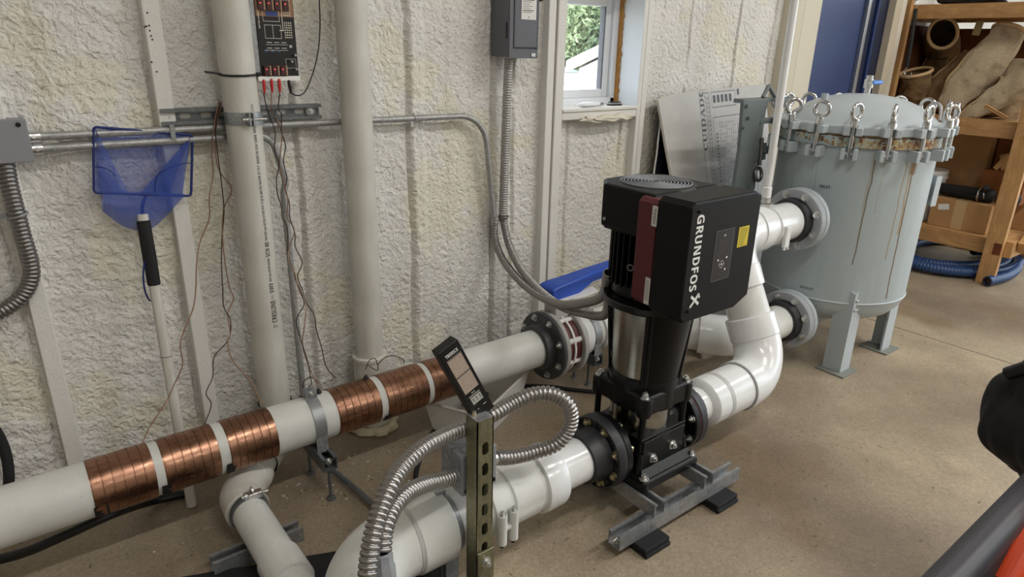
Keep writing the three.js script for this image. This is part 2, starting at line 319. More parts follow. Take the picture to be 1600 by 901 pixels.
const foamZ = (x, y) => {
  const left = smooth(1.0, 0.3, x);
  let h = 0.020 * fbm(x * 2.2, y * 1.3, 2, 3) + 0.008 * fbm(x * 9, y * (14 + 10 * left), 5, 3) * (0.45 + 0.6 * left) + 0.0034 * noise(x * 55, y * (70 + 30 * left), 9) + 0.0028 * noise(x * 105, y * 125, 3);
  for (const [c, w, k] of RIBS) { const d = Math.abs(x - c - 0.004 * noise(y * 3, c * 5)) / (w / 2); h += 0.6 * k * (1 - smooth(0.5, 1.25, d)); }
  for (const [c, k] of CRACKS) { const xc = c + 0.006 * noise(y * 4, c * 9) + 0.003 * noise(y * 22, c * 3), on = smooth(-0.25, 0.1, noise(y * 5, c * 17, 4) + k * 0.35); h -= 0.018 * on * Math.exp(-(((x - xc) / 0.0033) ** 2)); h += 0.004 * on * Math.exp(-(((x - xc - 0.014) / 0.012) ** 2)); }
  return h;
};
{
  const xs = [], ys = [];
  for (let x = X0; x < -0.35; x += 0.12) xs.push(x);
  for (let x = -0.35; x < 3.12; x += 0.0045) xs.push(x); xs.push(3.12);
  for (let y = 0; y < 1.58; y += 0.006) ys.push(y); for (let y = 1.58; y < CEIL; y += 0.1) ys.push(y); ys.push(CEIL);
  const pos = [], uv = [], idx = [], nx = xs.length;
  for (const y of ys) for (const x of xs) {
    pos.push(x, y, WZ + foamZ(x, y)); uv.push(x, y);
  }
  for (let j = 0; j < ys.length - 1; j++) for (let i = 0; i < nx - 1; i++) {
    const cx = (xs[i] + xs[i + 1]) / 2, cy = (ys[j] + ys[j + 1]) / 2;
    if (cx > WIN.x0 - 0.02 && cx < WIN.x1 + 0.02 && cy > WIN.y0 - 0.004 && cy < WIN.y1) continue;
    const a = j * nx + i, b = a + nx; idx.push(a, a + 1, b, a + 1, b + 1, b);
  }
  const g = new THREE.BufferGeometry();
  g.setAttribute('position', new THREE.Float32BufferAttribute(pos, 3)); g.setAttribute('uv', new THREE.Float32BufferAttribute(uv, 2)); g.setIndex(idx); g.computeVertexNormals();
  part('spray_foam', g, M.foam, back);
  // studs and trim boards left showing
  const stud = (x0, x1, y0, y1, z1) => part('stud', box(x0, x1, y0, y1, -1.975, z1, 0.004), M.board, back);
  stud(0.004, 0.044, 0, CEIL, -1.901); stud(0.352, 0.392, 0, CEIL, -1.899);
  stud(1.622, 1.656, 0, CEIL, -1.897); stud(1.661, 1.70, 0, CEIL, -1.892);
  stud(2.10, 2.122, 0, CEIL, -1.892); stud(2.127, 2.155, 0, CEIL, -1.896);
  stud(1.70, 2.10, 0.972, WIN.y0 - 0.012, -1.893);
  part('nail_holes', [[230, 20], [233, 40], [229, 41], [234, 48], [236, 56], [238, 62], [237, 97], [245, 112], [226, 42]].map(([x, y]) => { const p = onZ(x, y, -1.899); return cyl(p, V(p.x, p.y, p.z + 0.0006), 0.0022, 0.0022, 8); }), M.black, back);
  // lump of foam squeezed out under the sill
  const lump = new THREE.SphereGeometry(1, 40, 20); { const p = lump.attributes.position; for (let i = 0; i < p.count; i++) { const n = 1 + 0.35 * noise(p.getX(i) * 3.5, p.getY(i) * 2, p.getZ(i) * 2); p.setXYZ(i, p.getX(i) * 0.15 * n + 1.93, p.getY(i) * 0.013 * n + 0.972 + 0.01 * noise(p.getX(i) * 4, 2), p.getZ(i) * 0.018 * n - 1.885); } lump.computeVertexNormals(); }
  part('foam_bead', lump, std(0xd9d3c2, 0.85), back);
}
// ---- door and its boards
{
  const t1 = setting('trim_1', 'pale boards beside the blue door');
  part('board', box(3.10, 3.215, 0, CEIL, -1.975, -1.888, 0.003), std(0xcfc8b4, 0.7), t1); part('board', box(3.222, 3.375, 0, CEIL, -1.975, -1.892, 0.003), std(0xd3ccba, 0.7), t1);
  const t2 = setting('trim_2', 'pale boards between the blue door and the shelving');
  part('board', box(4.155, 4.235, 0, CEIL, -1.975, -1.895, 0.003), std(0xc4b9a5, 0.7), t2); part('board', box(4.245, 4.33, 0, CEIL, -1.975, -1.915, 0.003), std(0xd6d0c2, 0.7), t2);
  const d = setting('door_1', 'dark blue steel door with a bright edge strip');
  part('leaf', box(3.375, 3.865, 0.005, 2.3, -1.975, -1.925, 0.004), M.navy, d);
  part('edge_strip', [box(3.868, 3.888, 0.005, 2.3, -1.975, -1.905, 0.003), box(3.893, 3.908, 0.005, 2.3, -1.975, -1.91, 0.003)], M.silver, d);
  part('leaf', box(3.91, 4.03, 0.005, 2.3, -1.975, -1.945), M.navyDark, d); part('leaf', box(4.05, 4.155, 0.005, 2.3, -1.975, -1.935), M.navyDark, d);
  part('rib', box(4.03, 4.05, 0.005, 2.3, -1.975, -1.93, 0.004), M.navy, d);
  part('head', box(3.375, 4.155, 2.3, CEIL, -1.975, -1.92), M.liner, d);
  part('rib', box(3.395, 3.41, 0.005, 2.3, -1.93, -1.921, 0.003), M.navy, d);
}
// ---- window
{
  const w = setting('window_1', 'small white vinyl window looking onto a green yard');
  const zf = -2.03;
  part('window_frame', [box(WIN.x0, WIN.x0 + 0.035, WIN.y0, WIN.y1, zf - 0.05, zf + 0.012, 0.003), box(2.065, 2.088, WIN.y0, WIN.y1, zf - 0.05, zf + 0.018, 0.003), box(WIN.x0, 2.088, WIN.y0 - 0.01, WIN.y0 + 0.026, zf - 0.05, zf + 0.018, 0.003), box(WIN.x0, 2.088, WIN.y1 - 0.03, WIN.y1, zf - 0.05, zf + 0.018, 0.003)], M.whiteVinyl, w);
  part('sash', [box(1.735, 1.80, WIN.y0 + 0.026, WIN.y1 - 0.03, zf - 0.035, zf, 0.003), box(2.035, 2.065, WIN.y0 + 0.026, WIN.y1 - 0.03, zf - 0.035, zf, 0.003), box(1.80, 2.035, WIN.y0 + 0.026, WIN.y0 + 0.058, zf - 0.035, zf, 0.003), box(1.80, 2.035, 1.382, WIN.y1 - 0.03, zf - 0.035, zf, 0.003)], M.whiteVinyl, w);
  part('sash_groove', box(2.0285, 2.035, WIN.y0 + 0.058, 1.382, zf - 0.03, zf - 0.006), M.boxGray, w);
  part('pane', box(1.80, 2.03, WIN.y0 + 0.058, 1.382, zf - 0.022, zf - 0.02), M.glass, w);
  part('jamb', box(2.099, 2.1005, WIN.y0, WIN.y1, -2.108, -1.893), std(0xe9eef3, 0.5), w);
  part('jamb', box(1.6995, 1.701, WIN.y0, WIN.y1, -2.108, -1.893), M.white, w);
  part('sill', box(1.70, 2.10, WIN.y0 - 0.012, WIN.y0, -2.16, -1.888, 0.003), M.board, w);
  const f = sheet(4, 60, (u, v) => V(2.0855 + u * 0.0135, WIN.y0 + v * (WIN.y1 - WIN.y0), -2.02 + 0.022 * u + 0.008 * Math.sin(u * 3.14) + 0.012 * noise(u * 3, v * 22, 3)));
  part('foam_seal', f, M.foamBrown, w, 'ragged brown expanding foam');
  part('drip_cap', box(1.70, 2.10, WIN.y1, WIN.y1 + 0.012, -2.16, -1.893), M.board, w);
  // things on the sill
  const b = thing('caulk_tube', 'crumpled white tube lying on the window sill', 'tube');
  { const g = lathe(V(0, 0, 0), V(1, 0, 0), [[0, 0], [0.003, 0.001], [0.004, 0.02], [0.009, 0.028], [0.015, 0.05], [0.016, 0.11], [0.012, 0.14], [0.002, 0.155], [0, 0.156]], 20); g.scale(1, 0.6, 1); g.rotateY(0.12); g.translate(1.79, WIN.y0 + 0.0098, -1.925); part('body', g, M.whiteVinyl, b); part('nozzle', cyl(V(1.945, WIN.y0 + 0.007, -1.955), V(1.975, WIN.y0 + 0.007, -1.96), 0.006, 0.004, 12), M.boxGray, b); }
  const c = thing('black_clip', 'small black clip with a white stripe on the window sill', 'clip');
  part('body', box(1.99, 2.055, WIN.y0 + 0.0005, WIN.y0 + 0.007, -1.955, -1.93, 0.003), M.black, c); part('stripe', box(1.992, 2.053, WIN.y0 + 0.0072, WIN.y0 + 0.010, -1.951, -1.934, 0.001), M.white, c); part('top', box(1.995, 2.05, WIN.y0 + 0.0102, WIN.y0 + 0.0145, -1.953, -1.932, 0.002), M.black, c);
}
// ---- ceiling lamps
for (const [x, z, k] of LAMPS) {
  const l = thing('ceiling_light', 'long white strip light on the ceiling', 'light', 'ceiling strip lights');
  part('housing', box(x - 0.62, x + 0.62, CEIL - 0.06, CEIL, z - 0.09, z + 0.09, 0.01), M.white, l);
  part('diffuser', box(x - 0.6, x + 0.6, CEIL - 0.066, CEIL - 0.06, z - 0.075, z + 0.075), new THREE.MeshStandardMaterial({ color: 0xffffff, emissive: LAMP_COLOR, emissiveIntensity: 4 }), l);
  const a = new THREE.RectAreaLight(LAMP_COLOR, k, 1.2, 0.15); a.position.set(x, CEIL - 0.07, z); a.rotation.x = -Math.PI / 2; scene.add(a);
}
// ---- the yard seen through the window
{
  const g = setting('yard_ground', 'pale gravel yard outside');
  part('gravel', [box(-40, 40, -0.4, -0.05, -50, -2.3), box(X1 + 0.3, 40, -0.4, -0.02, -2.3, 20)], M.groundOut, g);
  const Z = -9, s = thing('white_shed', 'white shed with a sloping roof in the yard', 'shed');
  const a = onZ(905, 98, Z), b = onZ(938, 84, Z), base = onZ(905, 142, Z), r = onZ(985, 66, Z);
  // stands square to the line of sight from the window
  const put = (g) => { g.rotateY(-44 * RAD); g.translate(a.x, 0, a.z); return g; };
  part('wall', put(extrude(poly([[0, -0.05], [3.4, -0.05], [3.4, a.y + 1.1], [2.4, a.y + 1.1], [0, a.y - 0.1]]), 2.5).translate(0, 0, -2.5)), M.shed, s);
  part('roof', put(extrude(poly([[-0.22, a.y - 0.16], [2.5, a.y + 1.2], [2.5, a.y + 1.36], [-0.22, a.y + 0.03]]), 2.7).translate(0, 0, -2.55)), M.shed, s);
  const t = thing('storage_bin', 'low pale storage bin with a blue-grey lid in the yard beside the shed', 'bin'), Z2 = -12, c0 = onZ(868, 113, Z2), c1 = onZ(906, 113, Z2);
  part('body', box(c0.x - 1.5, c1.x + 0.3, -0.05, c1.y, Z2 - 1.5, Z2, 0.05), M.shed, t);
  part('cover', extrude(poly([[c0.x - 1.5, c1.y], [c1.x + 0.1, c1.y], [c0.x + 0.2, c1.y + 0.14], [c0.x - 1.5, c1.y + 0.17]]), 1.5).translate(0, 0, Z2 - 1.5), M.shedRoof, t);
  for (const [x, z, h, w, sd] of [[6, -16, 6, 2.0, 1], [10.4, -17, 6.5, 2.1, 2], [15, -18, 6.8, 2.2, 3], [20, -18, 7, 2.3, 4], [25, -19, 7, 2.3, 5]]) {
    const tr = thing('tree', 'leafy green tree behind the white shed', 'tree', 'trees beyond the yard');
    const q = [], n = 2600; seed = 100 + sd;
    const tri = new Float32Array(n * 9);
    for (let i = 0; i < n; i++) {
      const a1 = rnd() * 6.283, b1 = Math.acos(2 * rnd() - 1), r1 = Math.cbrt(rr(0.25, 1)) * (0.8 + 0.35 * noise(Math.cos(a1) * 2, b1 * 2, sd));
      const cx = x + w * r1 * Math.sin(b1) * Math.cos(a1), cy = h * 0.52 + h * 0.5 * r1 * Math.cos(b1), cz = z + w * r1 * Math.sin(b1) * Math.sin(a1);
      for (let k = 0; k < 3; k++) { tri[i * 9 + k * 3] = cx + rr(-0.16, 0.16); tri[i * 9 + k * 3 + 1] = cy + rr(-0.16, 0.16); tri[i * 9 + k * 3 + 2] = cz + rr(-0.16, 0.16); }
    }
    const fg = new THREE.BufferGeometry(); fg.setAttribute('position', new THREE.BufferAttribute(tri, 3)); fg.computeVertexNormals();
    part('foliage', fg, M.foliage, tr); part('trunk', cyl(V(x, -0.05, z), V(x + 0.1, h * 0.6, z), 0.16, 0.07, 12), M.bark, tr);
  }
  const hd = thing('hedge', 'long green hedge behind the yard', 'hedge');
  seed = 55; const n = 60000, tri = new Float32Array(n * 9);
  for (let i = 0; i < n; i++) { const cx = rr(11, 31), cz = rr(-24, -22.5), cy = rr(0, 1) ** 0.8 * (4.5 + 1.0 * noise(cx, 3)) ; for (let k = 0; k < 9; k++) tri[i * 9 + k] = [cx, cy, cz][k % 3] + rr(-0.17, 0.17); }
  const hg = new THREE.BufferGeometry(); hg.setAttribute('position', new THREE.BufferAttribute(tri, 3)); hg.computeVertexNormals(); part('foliage', hg, M.foliage, hd);
}

// ================================================================ BIG HORIZONTAL PIPE WITH COPPER WRAPS
const PY = 0.215, PZ = -1.66, PR = 0.0675;
const P = (x) => V(x, PY, PZ), XDIR = V(1, 0, 0), ZDIR = V(0, 0, 1);
const atPipe = (x, y) => onZ(x, y, -1.602).x;
{
  const t = thing('copper_wrapped_pipe', 'long cream plastic water pipe wrapped with copper strips, along the foam wall', 'pipe');
  const end = 1.93;
  const curve = bent([P(-1.2), P(1.83), V(2.10, 0.205, -1.33), V(2.33, 0.2, -1.315)], [0.12, 0.12]);
  part('pipe', tube(curve, PR, 160, 40), M.pvcOld, t);
  part('elbow', [lathe(V(1.70, PY, PZ), XDIR, [[PR, 0], [0.077, 0.002], [0.077, 0.06], [PR, 0.062]]), tube(bent([V(1.76, PY, PZ), V(1.83, PY, PZ), V(1.93, 0.211, -1.54)], 0.09), 0.076, 20, 36)], M.pvcOld, t);
  part('elbow', [tube(bent([V(2.03, 0.206, -1.42), V(2.10, 0.205, -1.33), V(2.22, 0.203, -1.322)], 0.1), 0.078, 20, 36), lathe(V(2.19, 0.203, -1.323), XDIR, [[PR, 0], [0.080, 0.002], [0.080, 0.06], [PR, 0.062]])], M.pvc, t);
  const wraps = [[141, 758, 242, 735], [257, 732, 342, 700], [358, 698, 432, 670], [528, 637, 594, 615.6], [604.5, 614, 669, 601], [677, 599.6, 718, 590]];
  wraps.forEach(([ax, ay, bx, by], k) => {
    const x0 = atPipe(ax, ay), x1 = atPipe(bx, by), n = Math.max(4, Math.round((x1 - x0) / 0.0215)), w = (x1 - x0) / n;
    const sec = part('copper_section', cyl(P(x0), P(x1), PR + 0.0004, PR + 0.0004, 48, true), M.copper, t, 'copper strip wound round the pipe');
    for (let i = 0; i < n; i++) {
      // one turn of flat copper strip, edges lapped, lightly dented
      const tilt = 0.004, a0 = x0 + i * w, nn = 64, ph = rr(0, 6), lift = rr(0.0022, 0.0027);
      const g = sheet(nn, 8, (u, vv) => { const v = [0, 0, 0.04, 0.2, 0.5, 0.8, 0.96, 1, 1][Math.round(vv * 8)], edge = vv === 0 || vv === 1;
        const a = u * 6.28318, s = v * (w * 0.935), lap = 0.0004 * smooth(0.6, 1, v) + lift;
        const dent = 0.0003 * noise(Math.cos(a) * 1.6 + i * 3 + k * 9, Math.sin(a) * 1.6, v * 0.8 + ph) + 0.0003 * Math.sin(v * 3.14);
        const r = edge ? PR + 0.0004 : PR + lap + dent, x = a0 + s + tilt * 0.5 * Math.sin(a + 0.6);
        return V(x, PY + r * Math.cos(a), PZ + r * Math.sin(a));
      });
      const p = g.attributes.position, uv = g.attributes.uv; for (let q = 0; q < uv.count; q++) uv.setXY(q, p.getX(q) + k, uv.getX(q) * 0.42);
      part('copper_turn', g, M.copper, sec);
    }
  });
  // scraps of black tape under the wraps
  const tapeAt = (x, a0, a1, w) => part('black_tape', sheet(10, 2, (u, v) => { const a = a0 + (a1 - a0) * u, r = PR + 0.003 + 0.002 * noise(u * 4, v, x * 9); return V(x + (v - 0.5) * w, PY + r * Math.cos(a), PZ + r * Math.sin(a)); }), M.blackMatte, t);
  tapeAt(atPipe(262, 768), 1.75, 2.5, 0.022); tapeAt(atPipe(362, 738), 1.75, 2.5, 0.022); tapeAt(atPipe(160, 800), 1.7, 2.4, 0.03); tapeAt(atPipe(607, 655), 2.0, 2.6, 0.02);
  // electrode clips on top of the wraps
  for (const [px, py] of [[487, 602], [497, 604], [571, 577]]) { const p = onZ(px, py, -1.672); p.y = PY + PR + 0.001; part('electrode_clip', [lathe(p, UP, [[0, 0], [0.009, 0], [0.007, 0.006], [0.003, 0.013], [0, 0.014]], 14)], M.black, t); }
}
// dark cord hanging under its near end
single('black_floor_hose', tube([onY(-30, 880, 0.02), onY(40, 862, 0.06), onY(110, 832, 0.10), onY(170, 805, 0.12), onY(240, 782, 0.02), onY(300, 768, 0.01)], 0.012), M.black, 'dark rubber hose lying along the floor under the wrapped pipe', 'hose');
// ---- strut supports for the big pipe
function support(x, rods, zA, zB, label) {
  const t = thing('pipe_support', label, 'support', 'strut supports under the wrapped pipe');
  part('channel', channel(V(x, 0.103, zA), ZDIR, UP, zB - zA), M.galvDark, t);
  for (const z of rods) {
    part('threaded_rod', cyl(V(x, 0.006, z), V(x, 0.113, z), 0.005, 0.005, 10), M.galvDark, t);
    part('foot', cyl(V(x, 0.0, z), V(x, 0.006, z), 0.014, 0.012, 14), M.galvDark, t);
  }
  // two strap halves hug the pipe and close in ears above
  const strap = (s) => { const g = sheet(40, 1, (u, v) => { const a = s * (0.12 + u * 2.75), r = PR + 0.003, X = x + (v - 0.5) * 0.032; return V(X, PY + r * Math.cos(a), PZ + r * Math.sin(a)); }); return g; };
  part('strap', [strap(1), strap(-1), box(x - 0.016, x + 0.016, PY + PR, PY + PR + 0.028, PZ + 0.008, PZ + 0.011), box(x - 0.016, x + 0.016, PY + PR, PY + PR + 0.028, PZ - 0.011, PZ - 0.008), box(x - 0.016, x + 0.016, 0.138, 0.19, PZ + 0.062, PZ + 0.0655), box(x - 0.016, x + 0.016, 0.138, 0.19, PZ - 0.0655, PZ - 0.062)], M.galv2, t);
  bolt(t, V(x, PY + PR + 0.017, PZ + 0.011), ZDIR, 0.006, M.zinc); bolt(t, V(x, 0.128, zB - 0.012), ZDIR, 0.007, M.zinc, 'nut');
  return t;
}
M.galv2 = M.galv.clone(); M.galv2.side = THREE.DoubleSide;
support(0.585, [-1.564, -1.715], -1.76, -1.548, 'galvanised strut and strap holding the copper-wrapped pipe above the floor rods');
support(1.665, [-1.637, -1.715], -1.76, -1.585, 'galvanised strut and strap holding the pipe just past the flanged valve');
single('steel_rod', tube([onY(519, 733, 0.02), onY(560, 768, 0.02), onY(600, 803, 0.015), onY(660, 860, 0.012)], 0.009), M.galvDark, 'dark steel rod on the floor running out from the strut support', 'rod');

// ================================================================ VALVE IN THE BIG PIPE
{
  const t = thing('butterfly_valve', 'flanged plastic butterfly valve with a blue lever on the wrapped pipe', 'valve');
  const xa = 1.405;
  part('hub', lathe(P(xa), XDIR, [[PR, 0], [0.082, 0.002], [0.086, 0.03], [0.09, 0.036], [0.09, 0.05]]), M.darkGray, t, 'dark grey flange hub');
  part('flange', lathe(P(xa + 0.036), XDIR, [[0.08, 0], [0.122, 0], [0.125, 0.004], [0.125, 0.014], [0.08, 0.014]], 56), M.darkGray, t);
  part('flange', lathe(P(xa + 0.0505), XDIR, [[0.08, 0], [0.124, 0], [0.126, 0.003], [0.126, 0.017], [0.08, 0.018]], 56), M.lightGray, t);
  part('body', lathe(P(xa + 0.068), XDIR, [[0.07, 0], [0.104, 0], [0.108, 0.004], [0.108, 0.064], [0.104, 0.068], [0.07, 0.068]], 56), M.valveRed, t, 'dark red valve body');
  part('flange', lathe(P(xa + 0.136), XDIR, [[0.08, 0], [0.122, 0], [0.125, 0.003], [0.125, 0.018], [0.08, 0.02]], 56), M.lightGray, t);
  part('hub', lathe(P(xa + 0.157), XDIR, [[0.09, 0], [0.09, 0.012], [0.082, 0.03], [PR, 0.032]]), M.darkGray, t);
  part('collar', lathe(P(xa + 0.19), XDIR, [[PR, 0], [0.083, 0.002], [0.083, 0.035], [PR, 0.037]]), M.pvc, t);
  const webs = [];
  for (let i = 0; i < 8; i++) {
    const a = (i + 0.5) * Math.PI / 4, d = V(0, Math.cos(a), Math.sin(a)), at = P(xa + 0.068).addScaledVector(d, 0.103);
    webs.push(cyl(at, at.clone().add(V(0.068, 0, 0)), 0.011, 0.011, 16));
    bolt(t, P(xa + 0.036).addScaledVector(d, 0.106), V(-1, 0, 0), 0.0085, M.zinc); bolt(t, P(xa + 0.156).addScaledVector(d, 0.106), XDIR, 0.0085, M.zinc);
  }
  webs.forEach((g) => part('lug', g, M.white, t));
  part('rib', lathe(P(xa + 0.098), XDIR, [[0.1, 0], [0.113, 0], [0.113, 0.008], [0.1, 0.008]], 56), M.white, t);
  const xm = xa + 0.102;
  part('neck', [box(xm - 0.032, xm + 0.032, PY + 0.1, PY + 0.165, PZ - 0.03, PZ + 0.03, 0.006), box(xm - 0.045, xm + 0.045, PY + 0.162, PY + 0.178, PZ - 0.042, PZ + 0.042, 0.005)], M.lightGray, t);
  part('notch_plate', extrude(poly([[-0.045, -0.045], [0.06, -0.06], [0.15, -0.05], [0.17, 0], [0.15, 0.05], [0.06, 0.06], [-0.045, 0.045]]), 0.006).rotateX(-Math.PI / 2).translate(xm, PY + 0.178, PZ), M.white, t);
  // lever: deep hub thinning into a long grip
  const hl = [], sh = new THREE.Shape(); const hy = PY + 0.174;
  sh.moveTo(-0.055, 0); sh.lineTo(0.05, 0.0); sh.quadraticCurveTo(0.1, 0.02, 0.15, 0.042); sh.lineTo(0.285, 0.056); sh.quadraticCurveTo(0.296, 0.06, 0.295, 0.073); sh.lineTo(0.293, 0.084); sh.lineTo(0.16, 0.076); sh.lineTo(0.02, 0.058); sh.quadraticCurveTo(-0.05, 0.055, -0.057, 0.045); sh.closePath();
  const lg = extrude(sh, 0.034, 0.006); lg.translate(0, 0, -0.017);
  { const p = lg.attributes.position; for (let i = 0; i < p.count; i++) { const k = 1 + 0.75 * smooth(0.12, -0.02, p.getX(i)); p.setZ(i, p.getZ(i) * k); } lg.computeVertexNormals(); }
  lg.translate(xm, hy, PZ + 0.004); part('lever', lg, M.bluePlastic, t, 'bright blue lever');
  part('grip_trigger', tube([V(xm + 0.17, hy + 0.038, PZ), V(xm + 0.2, hy + 0.026, PZ), V(xm + 0.235, hy + 0.031, PZ), V(xm + 0.27, hy + 0.043, PZ)], 0.006), M.white, t);
}

// ================================================================ VERTICAL PIPES
const print = (text, px = 30, weight = 'bold') => canvasTex(64, 2048, (c, w, h) => { c.clearRect(0, 0, w, h); c.save(); c.translate(w / 2, h - 10); c.rotate(-Math.PI / 2); c.scale(0.72, 1); c.fillStyle = '#1b1b1b'; c.textBaseline = 'middle'; let x = 0; for (const [s, f] of text) { c.font = f + ' sans-serif'; c.fillText(s, x, 0); x += c.measureText(s).width + 14; } c.restore(); });
const inkOf = (map) => new THREE.MeshStandardMaterial({ map, transparent: true, roughness: 0.6, side: THREE.DoubleSide });
const D1 = -1.846;
{
  const a = onZ(358, 0, D1), b = onZ(428, 590, D1), X = (a.x + b.x) / 2;
  const t = thing('drain_pipe', 'white three-inch plastic pipe with printed lettering, elbowed to the floor under the wrapped pipe', 'pipe');
  const top = V(X, CEIL, D1), low = V(X - 0.002, 0.14, D1);
  part('riser', cyl(low, top, 0.0445, 0.0445, 40, true), M.pvcPaint, t);
  const e1 = V(X - 0.002, 0.09, D1), e2 = V(0.352, 0.085, -1.607), e3 = V(0.354, 0.084, -0.6);
  part('elbow', tube(bent([V(X - 0.002, 0.2, D1), e1, e1.clone().lerp(e2, 0.5)], 0.07), 0.051, 30, 32), M.pvcDull, t);
  part('run', cyl(e1.clone().lerp(e2, 0.3), e1.clone().lerp(e2, 0.72), 0.0445, 0.0445, 32), M.pvcDull, t);
  const d12 = e2.clone().sub(e1).normalize(), sok = e2.clone().addScaledVector(d12, -0.1);
  part('elbow', [tube(bent([sok, e2, V(0.353, 0.0845, -1.535)], 0.055), 0.0525, 30, 36), lathe(sok, d12, [[0.0445, -0.012], [0.054, -0.01], [0.0555, 0.0], [0.0555, 0.02], [0.0525, 0.022]]), lathe(V(0.353, 0.0845, -1.565), ZDIR, [[0.0525, 0], [0.0555, 0.002], [0.0555, 0.024], [0.0445, 0.026]])], M.pvcDull, t);
  part('hose_clamp', [lathe(V(0.353, 0.0845, -1.538), ZDIR, [[0.0445, 0], [0.0475, 0.001], [0.0475, 0.019], [0.0445, 0.02]])], M.galvDark, t);
  part('clamp_screw', [box(0.352, 0.39, 0.122, 0.140, -1.538, -1.518, 0.003), cyl(V(0.338, 0.134, -1.528), V(0.405, 0.128, -1.528), 0.005, 0.005, 10), cyl(V(0.345, 0.1335, -1.528), V(0.352, 0.133, -1.528), 0.011, 0.011, 6), cyl(V(0.364, 0.143, -1.53), V(0.368, 0.143, -1.53), 0.012, 0.012, 12)], M.zinc, t);
  part('run', cyl(V(0.353, 0.0845, -1.56), V(0.354, 0.084, -1.31), 0.0445, 0.0445, 40), M.pvcOld, t);
  part('coupling', [lathe(V(0.354, 0.084, -1.318), ZDIR, [[0.0445, 0], [0.0505, 0.002], [0.0515, 0.09], [0.0445, 0.092]]), cyl(V(0.354, 0.084, -1.25), V(0.354, 0.084, -1.17), 0.0445, 0.0445, 32)], M.pvcOld, t);
  const ink = inkOf(print([['3"', '44px'], ['CRESLINE', 'bold 50px'], ['PVC', '26px'], ['DWV', 'bold 46px'], ['NSF-dw ASTM D2665', 'bold 24px'], ['SCH 40', 'bold 44px'], ['PW NSF-pw ASTM D1785 PVC 1120 B 260 PSI WATER AT 73 F', 'bold 25px'], ['MADE IN USA 12454', 'bold 27px'], ['ABSSTTKITZG', 'bold 26px'], ['12454', '26px']]));
  const y0 = onZ(417, 508, D1).y, g = new THREE.CylinderGeometry(0.0449, 0.0449, 0.84, 12, 1, true, -1 * RAD, 34 * RAD); g.translate(X - 0.001, y0 + 0.42, D1); part('printed_lettering', g, ink, t, 'black printed pipe lettering');
  const g2 = new THREE.CylinderGeometry(0.0449, 0.0449, 0.6, 12, 1, true, -20 * RAD, 22 * RAD); g2.rotateX(Math.PI / 2); g2.translate(0.354, 0.0845, -1.62); 
  const ink2 = inkOf(canvasTex(48, 1024, (c, w, h) => { c.save(); c.translate(24, 40); c.rotate(Math.PI / 2); c.fillStyle = '#2a2622'; c.textBaseline = 'middle'; c.font = 'bold 26px sans-serif'; c.fillText('HARVEL PVC', 0, 0); c.restore(); }));
  const q = new THREE.CylinderGeometry(0.0449, 0.0449, 0.4, 12, 1, true, 0, 26 * RAD); q.rotateY(Math.PI - 10 * RAD); q.rotateX(-Math.PI / 2); q.translate(0.354, 0.0843, -1.335);
  part('printed_lettering', q, ink2, t, 'black printed pipe lettering');
  // its clamp on the wall strut
  const yc = onZ(388, 186, D1 + 0.045).y, c = thing('pipe_clamp', 'galvanised clamp fixing the lettered white pipe to the wall strut', 'clamp');
  part('band', lathe(V(X, yc - 0.016, D1), UP, [[0.0455, 0], [0.0475, 0], [0.0475, 0.032], [0.0455, 0.032]]), M.galv, c);
  part('ear', [box(X - 0.006, X - 0.002, yc - 0.016, yc + 0.016, D1 + 0.046, D1 + 0.07), box(X + 0.003, X + 0.007, yc - 0.016, yc + 0.016, D1 + 0.046, D1 + 0.07)], M.galv, c);
  part('screw', cyl(V(X - 0.02, yc, D1 + 0.06), V(X + 0.04, yc, D1 + 0.06), 0.0035, 0.0035, 10), M.zinc, c); bolt(c, V(X - 0.006, yc, D1 + 0.06), V(-1, 0, 0), 0.006, M.zinc, 'nut');
  // black zip tie
  const yz = onZ(360, 117, D1 + 0.045).y, z = thing('cable_tie', 'black cable tie with a long loose tail round the lettered pipe', 'cable tie');
  part('loop', torus(V(X, yz, D1), V(-0.03, 1, 0.05), 0.0465, 0.0028), M.black, z); part('tail', tube([V(X - 0.046, yz + 0.0005, D1 + 0.012), V(X - 0.06, yz + 0.003, D1 + 0.015), onZ(320, 112, D1 + 0.02)], 0.0025), M.black, z); part('head', box(X + 0.036, X + 0.046, yz - 0.005, yz + 0.005, D1 + 0.02, D1 + 0.032, 0.002), M.black, z);
}
{
  const D2 = -1.852, a = onZ(549, 0, D2), b = onZ(577, 540, D2), X = (a.x + b.x) / 2;
  const t = thing('vent_pipe', 'plain off-white vertical pipe standing in a floor socket behind the wrapped pipe', 'pipe');
  part('riser', cyl(V(b.x, 0.16, D2), V(a.x, CEIL, D2), 0.0445, 0.0445, 40, true), M.pvcPaint, t);
  const yt = onZ(577, 552, D2).y;
  part('socket', lathe(V(b.x, 0.02, D2), UP, [[0.0445, 0], [0.054, 0.001], [0.054, yt - 0.035], [0.0565, yt - 0.033], [0.0565, yt - 0.022], [0.0445, yt - 0.02]]), M.pvcPaint, t);
  const g = new THREE.TorusGeometry(0.066, 0.02, 12, 60); g.rotateX(Math.PI / 2); { const p = g.attributes.position; for (let i = 0; i < p.count; i++) { const n = 1 + 0.25 * noise(p.getX(i) * 40, p.getZ(i) * 40, 3); p.setXYZ(i, p.getX(i) * n, Math.max(-0.004, p.getY(i) * n), p.getZ(i) * n); } g.computeVertexNormals(); }
  g.translate(b.x, 0.005, D2); part('foam_ring', g, M.sprayYellow, t, 'lumpy ring of foam at the floor');
}

